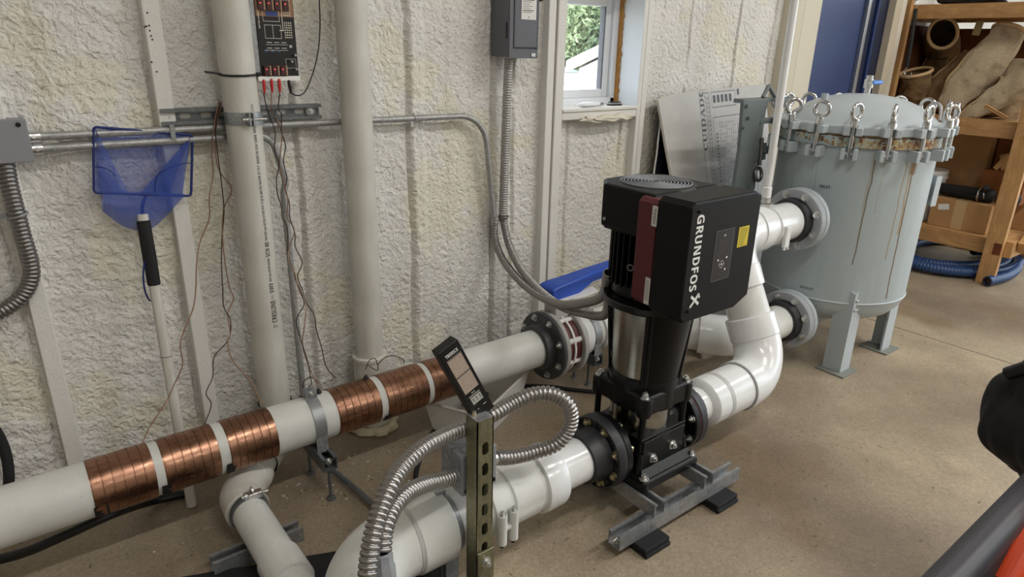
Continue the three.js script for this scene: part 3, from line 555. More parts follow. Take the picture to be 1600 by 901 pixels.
// ================================================================ ON THE WALL
{ // strut on the wall
  const t = thing('wall_strut', 'galvanised slotted strut channel fixed across the foam wall', 'strut');
  const y = onZ(370, 179, -1.89).y;
  part('channel', channel(V(0.357, y, -1.913), XDIR, ZDIR, 0.418, { h: 0.022, slots: { first: 0.06, step: 0.05, w: 0.013, len: 0.028 } }), M.galvDark, t);
  part('backing', box(0.359, 0.773, y - 0.018, y + 0.018, -1.93, -1.914), M.board, t);
  for (const x of [0.378, 0.748]) { part('washer', cyl(V(x, y, -1.909), V(x, y, -1.906), 0.014, 0.014, 24), M.galv, t); bolt(t, V(x, y, -1.906), ZDIR, 0.0055, M.zinc, 'screw'); }
}
{ // grey box with two conduits and a flexible tail
  const t = thing('junction_box', 'grey steel junction box on the foam wall with two conduits leaving it', 'box');
  const a = onZ(-40, 178, -1.865), b = onZ(46, 249, -1.865), c = onZ(38, 180, -1.865);
  part('body', box(-0.12, 0.076, 0.962, 1.052, -1.93, -1.868, 0.002), M.boxGrayLight, t); part('cover', box(-0.122, 0.078, 0.96, 1.054, -1.868, -1.863, 0.002), M.boxGrayLight, t);
  bolt(t, V(0.062, 1.042, -1.863), ZDIR, 0.0035, M.black, 'screw');
}
const yA = 1.011, yB = 0.984, ZC = -1.894;
{
  const t = thing('conduit', 'grey steel conduit running along the wall and bending down past the electrical box', 'conduit');
  const pts = [V(0.076, yA, ZC), V(1.345, yA - 0.003, ZC), onZ(772, 345, ZC)];
  part('pipe', tube(bent(pts, 0.11), 0.0095, 200, 16), M.conduit, t);
  part('connector', [cyl(V(0.076, yA, ZC), V(0.10, yA, ZC), 0.013, 0.013, 16), cyl(V(0.086, yA, ZC + 0.01), V(0.086, yA + 0.002, ZC + 0.02), 0.004, 0.004, 8)], M.zinc, t);
  const q = onZ(647, 184, ZC); part('strap', [torus(V(q.x, yA - 0.001, ZC), XDIR, 0.0105, 0.002, 20, 6), box(q.x - 0.006, q.x + 0.006, yA - 0.03, yA - 0.008, -1.915, -1.905)], M.zinc, t);
  const e = onZ(772, 345, ZC); part('coupling', cyl(V(e.x, e.y - 0.012, ZC), V(e.x, e.y + 0.02, ZC), 0.0125, 0.0125, 16), M.conduit, t);
  const u = thing('conduit', 'grey steel conduit bending down the wall behind the lettered pipe', 'conduit');
  part('pipe', tube(bent([V(0.076, yB, ZC + 0.002), V(0.625, yB, ZC + 0.002), V(0.655, 0.85, ZC), onZ(443, 300, ZC), onZ(470, 577, ZC), onZ(476, 640, ZC)], [0.05, 0.05, 0.05, 0.05]), 0.0095, 160, 16), M.conduit, u);
  part('connector', [cyl(V(0.076, yB, ZC), V(0.10, yB, ZC), 0.013, 0.013, 16), cyl(V(0.088, yB, ZC + 0.01), V(0.088, yB, ZC + 0.02), 0.004, 0.004, 8)], M.zinc, u);
}
{
  const t = thing('flexible_conduit', 'dark ribbed flexible conduit hanging from the grey junction box by the stud', 'conduit');
  const z = -1.885, pts = [[8, 250], [14, 285], [24, 325], [36, 370], [47, 408], [49, 430], [40, 455], [20, 475], [-8, 490], [-60, 505]].map(([x, y]) => onZ(x, y, z));
  part('hose', flex(pts, 0.0185, 0.0095, 0.0036), M.flexDark, t);
  const q = onZ(28, 336, z); part('strap', [torus(q, V(0.25, -1, 0), 0.0195, 0.003, 20, 6), box(q.x - 0.035, q.x - 0.008, q.y - 0.006, q.y + 0.006, z - 0.012, z - 0.008)], M.galv, t);
}
{ // electrical disconnect
  const t = thing('disconnect_switch', 'dark grey electrical disconnect box on the wall left of the window', 'electrical box');
  const x0 = 1.402, x1 = 1.522, zf = -1.832, y0 = 1.191, y1 = 1.60;
  part('body', box(x0, x1, y0 + 0.004, y1, -1.935, zf - 0.006, 0.003), M.disconnect, t);
  const s = poly([[x0, y0], [x1, y0], [x1, y1], [x0, y1]]), h = poly([[x0 + 0.014, y0 + 0.028], [x1 - 0.005, y0 + 0.028], [x1 - 0.005, y1 - 0.03], [x0 + 0.014, y1 - 0.03]]); s.holes.push(h);
  const hb = extrude(poly([[x0 + 0.02, y0 + 0.036], [x1 - 0.011, y0 + 0.036], [x1 - 0.011, y1 - 0.036], [x0 + 0.02, y1 - 0.036]]), 0.004, 0.004); 
  part('cover', [extrude(s, 0.006).translate(0, 0, zf - 0.006), box(x0 + 0.012, x1 - 0.003, y0 + 0.026, y1 - 0.028, zf - 0.008, zf - 0.004)], M.disconnect, t); part('raised_panel', hb.translate(0, 0, zf - 0.005), M.disconnect, t);
  const lab = canvasTex(256, 512, (c, w, hh) => { c.fillStyle = '#dedcd8'; c.fillRect(0, 0, w, hh); c.fillStyle = '#555'; for (let i = 0; i < 22; i++) c.fillRect(20, 20 + i * 20, 120 + ((i * 53) % 90), i % 5 ? 5 : 9); c.fillStyle = '#333'; c.beginPath(); c.arc(w * 0.5, hh - 22, 8, 0, 7); c.fill(); });
  const a = onZ(812, 30, zf + 0.002), pl = new THREE.PlaneGeometry(0.062, 0.16); pl.translate(a.x + 0.036, a.y + 0.08, zf + 0.0042); part('printed_label', pl, std(0xffffff, 0.6, 0, { map: lab }), t, 'white printed label');
  part('latch', box(x1 - 0.03, x1 - 0.012, y0 + 0.005, y0 + 0.016, zf, zf + 0.003, 0.001), M.zinc, t); part('hinge', box(x0 - 0.002, x0 + 0.002, y0 + 0.06, y0 + 0.11, zf - 0.02, zf - 0.012, 0.001), M.black, t);
  part('switch_handle', tube([V(x1, 1.37, -1.86), V(x1 + 0.028, 1.385, -1.84), V(x1 + 0.03, 1.42, -1.84), V(x1 + 0.02, 1.47, -1.845), V(x1, 1.50, -1.86)], 0.008), M.black, t);
}
{ // the two flexible feeds to the motor
  const t = thing('flexible_conduit', 'ribbed flexible conduit dropping from the electrical box to the motor base', 'conduit');
  const z = -1.885;
  const wall = [[795, 92], [793, 130], [791, 180], [789, 240], [787, 300], [786, 340]].map(([x, y]) => onZ(x, y, z));
  const e = [onZ(793, 375, -1.86), onZ(808, 410, -1.78), onZ(828, 438, -1.68), onZ(853, 462, -1.56), onZ(880, 480, -1.46), onZ(910, 489, -1.36), onZ(945, 491, -1.24), V(1.27, 0.60, -1.19)];
  part('wall_length', flex(wall, 0.0155, 0.0085, 0.0026), M.flexWall, t);
  part('free_length', flex([wall[5], ...e], 0.0138, 0.0078, 0.003), M.flexFeed, t);
  part('coupling', cyl(V(wall[5].x, wall[5].y - 0.012, z), V(wall[5].x, wall[5].y + 0.012, z), 0.016, 0.016, 16), M.flexDark, t);
  const q = wall[5]; part('strap', [torus(V(q.x, q.y + 0.004, q.z), UP, 0.0165, 0.0025, 20, 6), cyl(V(q.x + 0.014, q.y + 0.004, q.z), V(q.x + 0.03, q.y, q.z - 0.01), 0.004, 0.004, 8)], M.flexDark, t);
  const u = thing('flexible_conduit', 'ribbed flexible conduit curving from the bent wall conduit to the motor fins', 'conduit');
  const f = [onZ(772, 345, ZC), onZ(773, 372, -1.90), onZ(783, 400, -1.86), onZ(800, 425, -1.78), onZ(824, 449, -1.67), onZ(852, 467, -1.55), onZ(880, 476, -1.43), onZ(910, 474, -1.33), onZ(940, 463, -1.24), V(1.24, 0.67, -1.17)];
  part('hose', flex(f, 0.0138, 0.0078, 0.003), M.flexFeed, u);
}

// ================================================================ CIRCUIT BOARD AND WIRES
{
  const t = thing('circuit_board', 'black electronic control board with red lights, strapped beside the lettered pipe', 'circuit board');
  const x0 = 0.592, x1 = 0.690, y0 = 1.142, y1 = 1.375, z = -1.82;
  const art = canvasTex(512, 1024, (c, w, h) => {
    c.fillStyle = '#090807'; c.fillRect(0, 0, w, h);
    c.fillStyle = '#8a6240'; c.fillRect(0, 130, w, 260); c.fillStyle = '#6f4d33'; c.fillRect(60, 180, 200, 170); c.fillStyle = '#090807'; c.fillRect(0, 392, w, 640);
    c.strokeStyle = '#d8d2c6'; c.lineWidth = 5;
    for (let i = 0; i < 7; i++) { c.beginPath(); c.moveTo(90, 190 + i * 22); c.lineTo(300 + (i % 3) * 30, 190 + i * 22); c.stroke(); }
    c.strokeRect(90, 320, 220, 120); c.strokeRect(100, 480, 110, 140); c.strokeRect(210, 480, 110, 140);
    c.fillStyle = '#26407d'; c.fillRect(130, 335, 160, 50); c.fillStyle = '#0a0a0a'; c.fillRect(120, 395, 170, 38);
    c.fillStyle = '#cfc8b8'; for (let r = 0; r < 16; r++) for (let k = 0; k < 4; k++) if (r < 7 || r > 8) c.fillRect(370 + k * 28, 210 + r * 26, 18, 14);
    c.fillStyle = '#e6e0d2'; c.fillRect(345, 200, 8, 330); c.fillRect(300, 530, 60, 8);
    for (let i = 0; i < 6; i++) { c.fillStyle = '#c9c4ba'; c.fillRect(110 + (i % 3) * 100, 660 + Math.floor(i / 3) * 60, 70, 8); c.fillRect(95, 685 + Math.floor(i / 3) * 60, 300, 5); c.fillStyle = '#47607c'; c.fillRect(70 + (i % 3) * 90, 740, 40, 24); }
    c.fillStyle = '#d8d8d2'; c.fillRect(420, 690, 34, 26); c.fillStyle = '#111'; c.fillRect(430, 696, 14, 14);
    c.strokeStyle = '#bdb8ae'; c.strokeRect(350, 840, 140, 100);
    c.save(); c.translate(42, 520); c.rotate(-Math.PI / 2); c.fillStyle = '#ddd6c8'; c.font = 'bold 26px sans-serif'; c.fillText('WATER CONDITIONER', 0, 0); c.restore();
  });
  part('board', box(x0, x1, y0, y1, z - 0.004, z), M.black, t);
  const pl = new THREE.PlaneGeometry(x1 - x0 - 0.002, y1 - y0 - 0.002); pl.translate((x0 + x1) / 2, (y0 + y1) / 2, z + 0.0003); part('printed_face', pl, std(0xffffff, 0.4, 0, { map: art }), t);
  part('side_rail', box(x0 - 0.016, x0, y0, y1, z - 0.02, z - 0.002, 0.001), M.galv, t, 'grey metal edge rail');
  part('base', [box(x0 - 0.01, x1 + 0.002, y0 - 0.012, y0, z - 0.012, z + 0.004, 0.001)], M.white, t);
  const led = new THREE.MeshStandardMaterial({ color: 0xff5a50, emissive: 0xff5a50, emissiveIntensity: 0.9 });
  const lights = (yy, n) => { for (let i = 0; i < n; i++) { const x = x0 + 0.014 + i * 0.021; part('terminal', box(x - 0.008, x + 0.006, yy - 0.012, yy + 0.012, z, z + 0.009, 0.001), M.terminal ?? (M.terminal = std(0x3a1216, 0.5)), t); part('terminal', box(x + 0.006, x + 0.0105, yy - 0.012, yy + 0.012, z, z + 0.009, 0.001), std(0x9b7d66, 0.6), t); part('indicator_light', new THREE.SphereGeometry(0.0019, 10, 8).translate(x - 0.002, yy + 0.003, z + 0.009), led, t, 'glowing red light'); } };
  lights(y0 + 0.014, 3); const yt = onZ(400, 5, z).y; lights(yt - 0.002, 4);
  for (const [px, py] of [[456, 96], [463, 108], [461, 86]]) { const p = onZ(px, py, z); part('capacitor', cyl(V(p.x - 0.003, p.y, z), V(p.x - 0.003, p.y, z + 0.012), 0.003, 0.003, 12), M.galv, t); }
  { const p = onZ(446, 8, z); part('chip', box(p.x - 0.008, p.x + 0.006, p.y - 0.006, p.y + 0.006, z, z + 0.006), M.boxGray, t); }
  [[412, 124, 138], [424, 123, 138], [436, 123, 138]].forEach(([px, a, b], i) => { const p = onZ(px, a, z + 0.004), q = onZ(px + 1.5, b + 9, z + 0.006); part('lead_clip', lathe(p, q.clone().sub(p), [[0.0025, 0], [0.0045, 0.006], [0.004, 0.02], [0.0022, 0.034], [0, 0.036]], 12), M.red, t, 'red lead clip'); });
  { const p = onZ(451, 125, z + 0.004), q = onZ(455, 146, z + 0.006); part('power_plug', lathe(p, q.clone().sub(p), [[0.003, 0], [0.0045, 0.004], [0.0045, 0.018], [0.003, 0.034], [0, 0.035]], 12), M.black, t); }
  single('black_supply_lead', tube([onZ(455, 145, z + 0.006), onZ(463, 149, z + 0.008), onZ(474, 146, z), onZ(487, 120, z - 0.02), onZ(497, 80, -1.86), onZ(500, 40, -1.875), onZ(499, 0, -1.88), onZ(498, -60, -1.88)], 0.0018, 90, 8), M.black, 'thin black power cord looping up from the control board', 'cable');
}
{
  const wires = {
    left: [
      [[342, 155], [334, 200], [331, 240], [333, 270], [327, 310], [327, 340], [312, 380], [307, 415], [306, 450], [302, 480], [282, 535], [285, 570], [270, 605], [260, 627], [235, 665], [222, 692]],
      [[344, 160], [337, 200], [340, 240], [346, 285], [350, 330], [347, 370], [346, 410], [348, 450], [350, 480], [360, 500], [357, 530], [335, 557], [332, 590], [322, 615], [330, 630], [320, 662]],
      [[346, 158], [336, 215], [342, 265], [362, 295], [350, 325], [348, 375], [359, 450], [365, 465], [356, 490], [360, 520], [356, 532], [362, 560], [395, 600], [402, 617], [411, 632]]],
    right: [
      [[412, 146], [416, 165], [423, 186], [430, 206], [429, 234], [436, 254], [432, 280], [434, 304], [440, 324], [441, 340], [448, 352], [450, 375], [450, 400], [458, 420], [462, 437], [470, 455], [475, 475], [463, 500], [470, 530], [481, 565], [487, 600]],
      [[424, 146], [424, 168], [430, 182], [440, 206], [438, 240], [437, 256], [444, 288], [450, 312], [449, 340], [457, 352], [460, 362], [453, 384], [450, 402], [460, 426], [466, 450], [478, 478], [476, 505], [473, 540], [484, 575], [497, 603]],
      [[437, 146], [435, 168], [440, 180], [440, 206], [446, 228], [443, 252], [448, 278], [446, 296], [452, 316], [453, 340], [461, 366], [461, 384], [472, 410], [465, 432], [472, 452], [480, 475], [491, 492], [494, 513], [502, 541], [510, 573], [524, 590]]],
    low: [
      [[487, 600], [476, 608], [474, 597], [484, 589], [494, 594], [497, 604]],
      [[571, 577], [578, 562], [586, 560], [590, 578], [580, 574], [574, 570]],
      [[590, 570], [602, 558], [618, 556], [630, 562], [632, 567]]],
  };
  const go = (list, label, group, mats, zTop, z0) => list.forEach((l, k) => {
    const n = l.length, pts = l.map(([x, y], i) => onZ(x, y, i < 2 && zTop ? zTop : z0 + 0.006 * Math.sin(i * 2 + k) + 0.2 * (i / (n - 1)) ** 2.2));
    single('lead_wire', tube(pts, 0.0016, n * 9, 6), mats[k % mats.length], label[k], 'wire', group);
  });
  go(wires.left, ['thin copper lead crossing in front of the white net pole', 'thin brown lead wandering down to the second copper wrap', 'thin copper lead ending on the wrap just below the lettered pipe'], 'leads left of the lettered pipe', [M.copperWire, M.brownWire, M.copperWire], 0, -1.882);
  go(wires.right, ['thin brown lead from the first red clip of the control board', 'thin copper lead from the middle red clip of the control board', 'thin brown lead from the last red clip of the control board'], 'leads from the control board', [M.brownWire, M.copperWire, M.brownWire], -1.815, -1.882);
  wires.low.forEach((l, k) => single('lead_wire', tube(l.map(([x, y]) => onZ(x, y, -1.70)), 0.0014, 50, 6), M.brownWire, ['short loop of lead wire beside the strut strap of the wrapped pipe', 'small knot of lead wire at the foot of the plain vertical pipe', 'curved lead wire arching over the copper wraps near the plain vertical pipe'][k], 'wire', 'lead loops on the wrapped pipe'));
}

// ================================================================ NET
{
  const t = thing('dip_net', 'blue rectangular dip net hung by a clip on the wall conduit, on a white pole', 'net');
  const z = -1.888, c = [[146, 198], [301, 211], [297, 305], [146, 300]].map(([x, y]) => onZ(x, y, z)); c[2].z += 0.01; c[3].z += 0.01;
  const rim = new THREE.CurvePath(); c.forEach((p, i) => rim.add(new THREE.LineCurve3(p, c[(i + 1) % 4])));
  part('rim', tube(bent([c[0].clone().lerp(c[1], 0.5), c[1], c[2], c[3], c[0], c[0].clone().lerp(c[1], 0.501)], 0.008), 0.0032, 160, 8), M.netFrame, t);
  const bil = (u, v) => c[0].clone().multiplyScalar((1 - u) * (1 - v)).addScaledVector(c[1], u * (1 - v)).addScaledVector(c[3], (1 - u) * v).addScaledVector(c[2], u * v);
  // back of the bag hangs behind the rim and below it
  const low = [[160, 330], [190, 352], [212, 359], [236, 357], [262, 335], [285, 308]].map(([x, y]) => onZ(x, y, z + 0.008)), lowC = new THREE.CatmullRomCurve3(low);
  part('mesh_bag', sheet(30, 24, (u, v) => { const a = bil(u, 0.02), b = lowC.getPoint(u), p = a.lerp(b, v); p.z += -0.012 * Math.sin(v * 3.1) + 0.004 * noise(u * 9, v * 7); return p; }), M.netBlue, t, 'fine blue mesh bag');
  part('mesh_bag', sheet(30, 12, (u, v) => { const a = bil(0.08 + u * 0.84, 0.96), b = lowC.getPoint(u), p = a.lerp(b, v); p.z += 0.014 * Math.sin(v * 3.14) + 0.004 * noise(u * 11, v * 6, 3); return p; }), M.netBlue, t);
  const tri = (pts, k) => part('mesh_fold', sheet(16, 16, (u, v) => { const [a, b, d] = pts.map(([x, y]) => onZ(x, y, z + 0.004)); const p = a.clone().lerp(b.clone().lerp(d, u), v); p.z += 0.006 * Math.sin(v * 3) * Math.sin(u * 3.1) + 0.004 * noise(u * 7, v * 9, k); return p; }), M.netBlue, t);
  tri([[150, 203], [150, 300], [201, 303]], 1); tri([[150, 250], [150, 300], [196, 302]], 2); tri([[298, 213], [219, 303], [264, 304]], 3); tri([[298, 213], [216, 304], [285, 304]], 4);
  part('seam', tube([[147, 260], [162, 262], [178, 271], [180, 275]].map(([x, y]) => onZ(x, y, z + 0.006)), 0.0016), M.netFrame, t); part('seam', tube([[297, 255], [288, 255], [250, 270], [243, 283], [242, 300]].map(([x, y]) => onZ(x, y, z + 0.006)), 0.0016), M.netFrame, t);
  // clip on the conduit
  const k = onZ(270, 208, z + 0.004); part('hanging_clip', box(k.x - 0.006, k.x + 0.006, k.y - 0.02, k.y + 0.02, z - 0.004, z + 0.006, 0.002), M.galv, t);
  // pole
  const foot = V(0.259, 0.0, -1.762), top = onZ(222, 334, -1.872), at = (q) => top.clone().lerp(foot, q), dir = foot.clone().sub(top);
  const yOf = (py) => (py - 334) / (790 - 334);
  part('stem', tube([c[3].clone().lerp(c[2], 0.52), onZ(223, 320, -1.874), top], 0.004), M.netFrame, t);
  part('pole', lathe(top, dir, [[0, 0], [0.0135, 0.0005], [0.0135, dir.length() - 0.001], [0, dir.length()]], 24), M.pvcPaint, t, 'white plastic pole');
  const g0 = at(0.02), g1 = at(0.225); part('grip', lathe(g0, dir, [[0.0135, 0], [0.016, 0.003], [0.0165, 0.1], [0.0155, g1.distanceTo(g0) - 0.003], [0.0135, g1.distanceTo(g0)]], 24), M.blackMatte, t, 'black foam grip');
  const l0 = at(0.17); part('wrist_loop', tube([l0.clone().add(V(-0.014, 0.02, 0.006)), l0.clone().add(V(-0.022, -0.01, 0.01)), l0.clone().add(V(-0.024, -0.06, 0.008)), l0.clone().add(V(-0.016, -0.085, 0.006)), l0.clone().add(V(-0.006, -0.088, 0.006))], 0.0022), M.netFrame, t);
  const j = at(0.46); part('joint_ring', lathe(j, dir, [[0.0135, 0], [0.0142, 0.0005], [0.0142, 0.002], [0.0135, 0.0025]], 24), M.boxGray, t);
}

// ================================================================ FILTER TANK
const TC = V(2.785, 0, -1.32), TR = 0.29;
const tp = (a, r, y) => V(TC.x + r * Math.cos(a), y, TC.z - r * Math.sin(a));
{
  const t = thing('filter_tank', 'pale blue-grey steel filter vessel with a ring of eye bolts, standing on angle legs', 'tank');
  // body paint with the run-down rust stains that the photo shows
  const paint = canvasTex(2048, 1024, (c, w, h) => {
    c.fillStyle = '#aab5b8'; c.fillRect(0, 0, w, h);
    seed = 31; for (let i = 0; i < 260; i++) { c.globalAlpha = rr(0.03, 0.09); c.fillStyle = rnd() > 0.5 ? '#8ea0a3' : '#bccbcc'; c.fillRect(rr(0, w), rr(0, h), rr(4, 40), rr(30, 400)); }
    const X = (deg) => ((deg / 360) % 1 + 1) % 1 * w;
    const drip = (deg, y0, y1, wd, col, al) => { let x = X(deg); c.strokeStyle = col; c.lineCap = 'round'; c.globalAlpha = al; c.lineWidth = wd; c.beginPath(); c.moveTo(x, y0); for (let y = y0; y < y1; y += 14) { x += rr(-1.3, 1.3); c.lineTo(x, y); } c.stroke(); };
    // angles follow the lathe: degrees from +z towards +x
    drip(-50, 10, 760, 5, '#5a4c38', 0.75); drip(-51, 40, 600, 9, '#8c7a55', 0.3); drip(-20, 10, 1000, 6, '#5b3a22', 0.8); drip(-22, 0, 560, 10, '#9a7d50', 0.5); drip(-26, 10, 720, 5, '#8d6f45', 0.6); drip(-19, 0, 160, 26, '#7a4a28', 0.6);
    for (let i = 0; i < 16; i++) drip(rr(-120, 60), 0, rr(60, 420), rr(3, 8), '#8f8a70', 0.25);
    c.globalAlpha = 1;
  });
  const mBody = std(0xffffff, 0.38, 0, { map: paint });
  const pts = [[TR, 0.30], [TR, 0.91]], g = new THREE.CylinderGeometry(TR, TR, 0.61, 96, 1, true); g.translate(TC.x, 0.605, TC.z); part('shell', g, mBody, t, 'rust-streaked painted shell');
  part('weld_seam', torus(V(TC.x, 0.30, TC.z), UP, TR, 0.004, 96, 8), M.tank, t);
  part('bottom_head', lathe(V(TC.x, 0, TC.z), UP, [[0.001, 0.165], [0.1, 0.172], [0.19, 0.195], [0.25, 0.228], [0.28, 0.265], [TR, 0.30]], 72), M.tank, t);
  const rust = canvasTex(2048, 64, (c, w, h) => { c.fillStyle = '#a9babb'; c.fillRect(0, 0, w, h); seed = 77; for (let i = 0; i < 2600; i++) { const d = rr(0, 360), k = Math.exp(-(((d - 338) / 22) ** 2)) + Math.exp(-(((d - 356) / 24) ** 2)) + 0.35 * Math.exp(-(((d - 312) / 30) ** 2)) + 0.12; if (rnd() > k) continue; c.globalAlpha = rr(0.3, 0.8); c.fillStyle = ['#7b4420', '#a27c46', '#c2b080', '#5d3018', '#b9a06a'][Math.floor(rnd() * 5)]; c.fillRect(d / 360 * w, rr(0, h), rr(3, 14), rr(4, 30)); } c.globalAlpha = 0.8; c.fillStyle = '#5a3a20'; for (let i = 0; i < 240; i++) c.fillRect(rr(0, w), 0, rr(4, 20), rr(2, 6)); });
  part('body_ring', [new THREE.CylinderGeometry(TR + 0.012, TR + 0.012, 0.038, 96, 1, true).translate(TC.x, 0.924, TC.z)], std(0xffffff, 0.55, 0, { map: rust }), t, 'rusted flange ring');
  part('ring_ledge', lathe(V(TC.x, 0, TC.z), UP, [[TR - 0.02, 0.905], [TR + 0.0112, 0.905], [TR + 0.0112, 0.9425], [TR - 0.02, 0.9428]], 96), M.tank, t);
  part('gasket', lathe(V(TC.x, 0, TC.z), UP, [[TR - 0.02, 0.9425], [TR + 0.004, 0.943], [TR + 0.004, 0.949], [TR - 0.02, 0.9495]], 72), M.tankRust, t);
  const lid = part('lid', lathe(V(TC.x, 0, TC.z), UP, [[TR - 0.03, 0.949], [TR + 0.010, 0.949], [TR + 0.013, 0.952], [TR + 0.013, 0.976], [TR + 0.009, 0.98], [TR - 0.012, 0.983], [0.25, 1.008], [0.2, 1.042], [0.14, 1.066], [0.07, 1.079], [0, 1.083]], 96), M.tank, t, 'domed lid');
  // swing bolts with eyes
  for (let i = 0; i < 16; i++) {
    const a = i * 22.5 * RAD, out = V(Math.cos(a), 0, -Math.sin(a)), tan = V(Math.sin(a), 0, Math.cos(a)), lean = out.clone().multiplyScalar(rr(-0.02, 0.02)).addScaledVector(tan, rr(-0.03, 0.03)).add(UP).normalize();
    const plate = (s, y0, y1, r0, r1, w) => { const b = new RoundedBoxGeometry(r1 - r0, y1 - y0, w, 1, 0.003); b.rotateY(a); const c = tp(a, (r0 + r1) / 2, (y0 + y1) / 2).addScaledVector(tan, s * 0.021); b.translate(c.x, c.y, c.z); return b; };
    part('lid_lug', [plate(1, 0.949, 0.981, TR, 0.337, 0.022), plate(-1, 0.949, 0.978, TR, 0.337, 0.022)], M.tank, t);
    part('hinge_lug', [plate(1, 0.862, 0.903, TR - 0.005, 0.337, 0.015), plate(-1, 0.862, 0.903, TR - 0.005, 0.337, 0.015), cyl(tp(a, 0.32, 0.884).addScaledVector(tan, -0.023), tp(a, 0.32, 0.884).addScaledVector(tan, 0.023), 0.0055, 0.0055, 10)], M.tank, t);
    const p0 = tp(a, 0.32, 0.874), p1 = p0.clone().addScaledVector(lean, 0.135), ea = rr(0, 3.14), en = out.clone().multiplyScalar(Math.cos(ea)).addScaledVector(tan, Math.sin(ea)).normalize();
    part('eye_bolt', [cyl(p0, p1, 0.0078, 0.0078, 12), lathe(p0.clone().addScaledVector(lean, 0.105), lean, [[0.0065, 0], [0.0145, 0.0], [0.0145, 0.02], [0.0115, 0.03], [0.0065, 0.032]], 16), torus(p1.clone().addScaledVector(lean, 0.025), en, 0.0262, 0.0075, 28, 10)], M.chrome, t, 'bright steel eye bolt');
  }
  // fittings on the lid
  part('plug', lathe(tp(150 * RAD, 0.17, 1.05), UP, [[0, 0], [0.014, 0], [0.014, 0.03], [0.011, 0.03], [0.010, 0.022], [0, 0.022]], 20), M.tank, t); part('lid_handle', tube([tp(-68 * RAD, 0.27, 0.995), tp(-62 * RAD, 0.265, 1.045), tp(-52 * RAD, 0.255, 1.055), tp(-44 * RAD, 0.25, 1.045), tp(-40 * RAD, 0.25, 1.01)], 0.0055), M.lightGray, t);
  { const v = V(TC.x + 0.01, 1.082, TC.z); part('vent_valve', [cyl(v, V(v.x, 1.105, v.z), 0.012, 0.012, 8), cyl(V(v.x, 1.103, v.z), V(v.x, 1.135, v.z), 0.017, 0.017, 16), cyl(V(v.x, 1.135, v.z), V(v.x, 1.15, v.z), 0.014, 0.014, 6), cyl(V(v.x - 0.016, 1.12, v.z + 0.013), V(v.x - 0.022, 1.12, v.z + 0.02), 0.008, 0.008, 12)], M.zinc, t, 'small steel ball valve'); part('valve_handle', [box(v.x - 0.005, v.x + 0.075, 1.116, 1.132, v.z + 0.012, v.z + 0.022, 0.005)], M.blueHandle, t, 'blue valve handle'); }
  // legs
  const L = 0.216;
  for (const [sx, sz] of [[-1, 1], [1, 1], [-1, -1], [1, -1]]) {
    const cx = TC.x + sx * L, cz = TC.z + sz * L, w = 0.075, th = 0.008;
    const f1 = extrude(poly([[th, 0.006], [w, 0.006], [w, 0.375], [th, 0.348]]), th); f1.scale(-sx, 1, 1); if (sx > 0) flip(f1); f1.translate(cx, 0, sz > 0 ? cz - th : cz);
    const f2 = extrude(poly([[0, 0.006], [w, 0.006], [w, 0.375], [0, 0.345]]), th); f2.rotateY(Math.PI / 2); if (sz < 0) { f2.scale(1, 1, -1); flip(f2); } f2.translate(sx < 0 ? cx : cx - th, 0, cz);
    part('leg', [f1, f2], M.tank, t); part('foot_plate', box(cx - sx * 0.09 , cx + sx * 0.03, 0, 0.007, cz - sz * 0.09, cz + sz * 0.03), M.tankRust2 ?? (M.tankRust2 = std(0x7d8078, 0.7)), t);
    for (const yy of [0.275, 0.315]) part('weld', tube([V(cx - sx * 0.01, yy, cz + sz * 0.001), V(cx - sx * 0.04, yy + 0.002, cz + sz * 0.002)], 0.004), M.tank, t);
  }
  // nozzles
  const nozzle = (y, z, x0, x1) => { part('nozzle', cyl(V(x0, y, z), V(x1, y, z), 0.068, 0.068, 40), M.tank, t); part('nozzle_flange', lathe(V(x0, y, z), XDIR, [[0.06, 0], [0.118, 0], [0.12, 0.002], [0.12, 0.02], [0.118, 0.022], [0.068, 0.022]], 56), M.tank, t); };
  nozzle(0.624, -1.318, 2.425, 2.53); nozzle(0.20, -1.312, 2.47, 2.72);
  // stencils
  const sten = (s, a, y, w) => { const ink = inkOf(canvasTex(256, 64, (c) => { c.fillStyle = '#22303a'; c.font = 'bold 44px sans-serif'; c.textAlign = 'center'; c.fillText(s, 128, 48); })); const q = new THREE.CylinderGeometry(TR + 0.0006, TR + 0.0006, w / 4, 12, 1, true, a - w / TR / 2, w / TR); q.translate(TC.x, y, TC.z); part('stencil', q, ink, t, 'stencilled lettering'); };
  sten('INLET', -80 * RAD, onX(1264, 287, 2.50).y, 0.085); sten('OUTLET', -80 * RAD, onX(1238, 443, 2.50).y, 0.085);
  // name plate bracket on the right side
  { const b = tp(-52 * RAD, TR + 0.02, 0.72); const q = [box(-0.03, 0.03, -0.06, 0.06, 0, 0.004), box(-0.03, -0.026, -0.06, 0.06, -0.03, 0), box(0.026, 0.03, -0.06, 0.06, -0.03, 0)]; const m = merge(q); m.rotateY(80 * RAD); m.translate(b.x, b.y, b.z); part('name_plate_bracket', m, M.tank, t); }
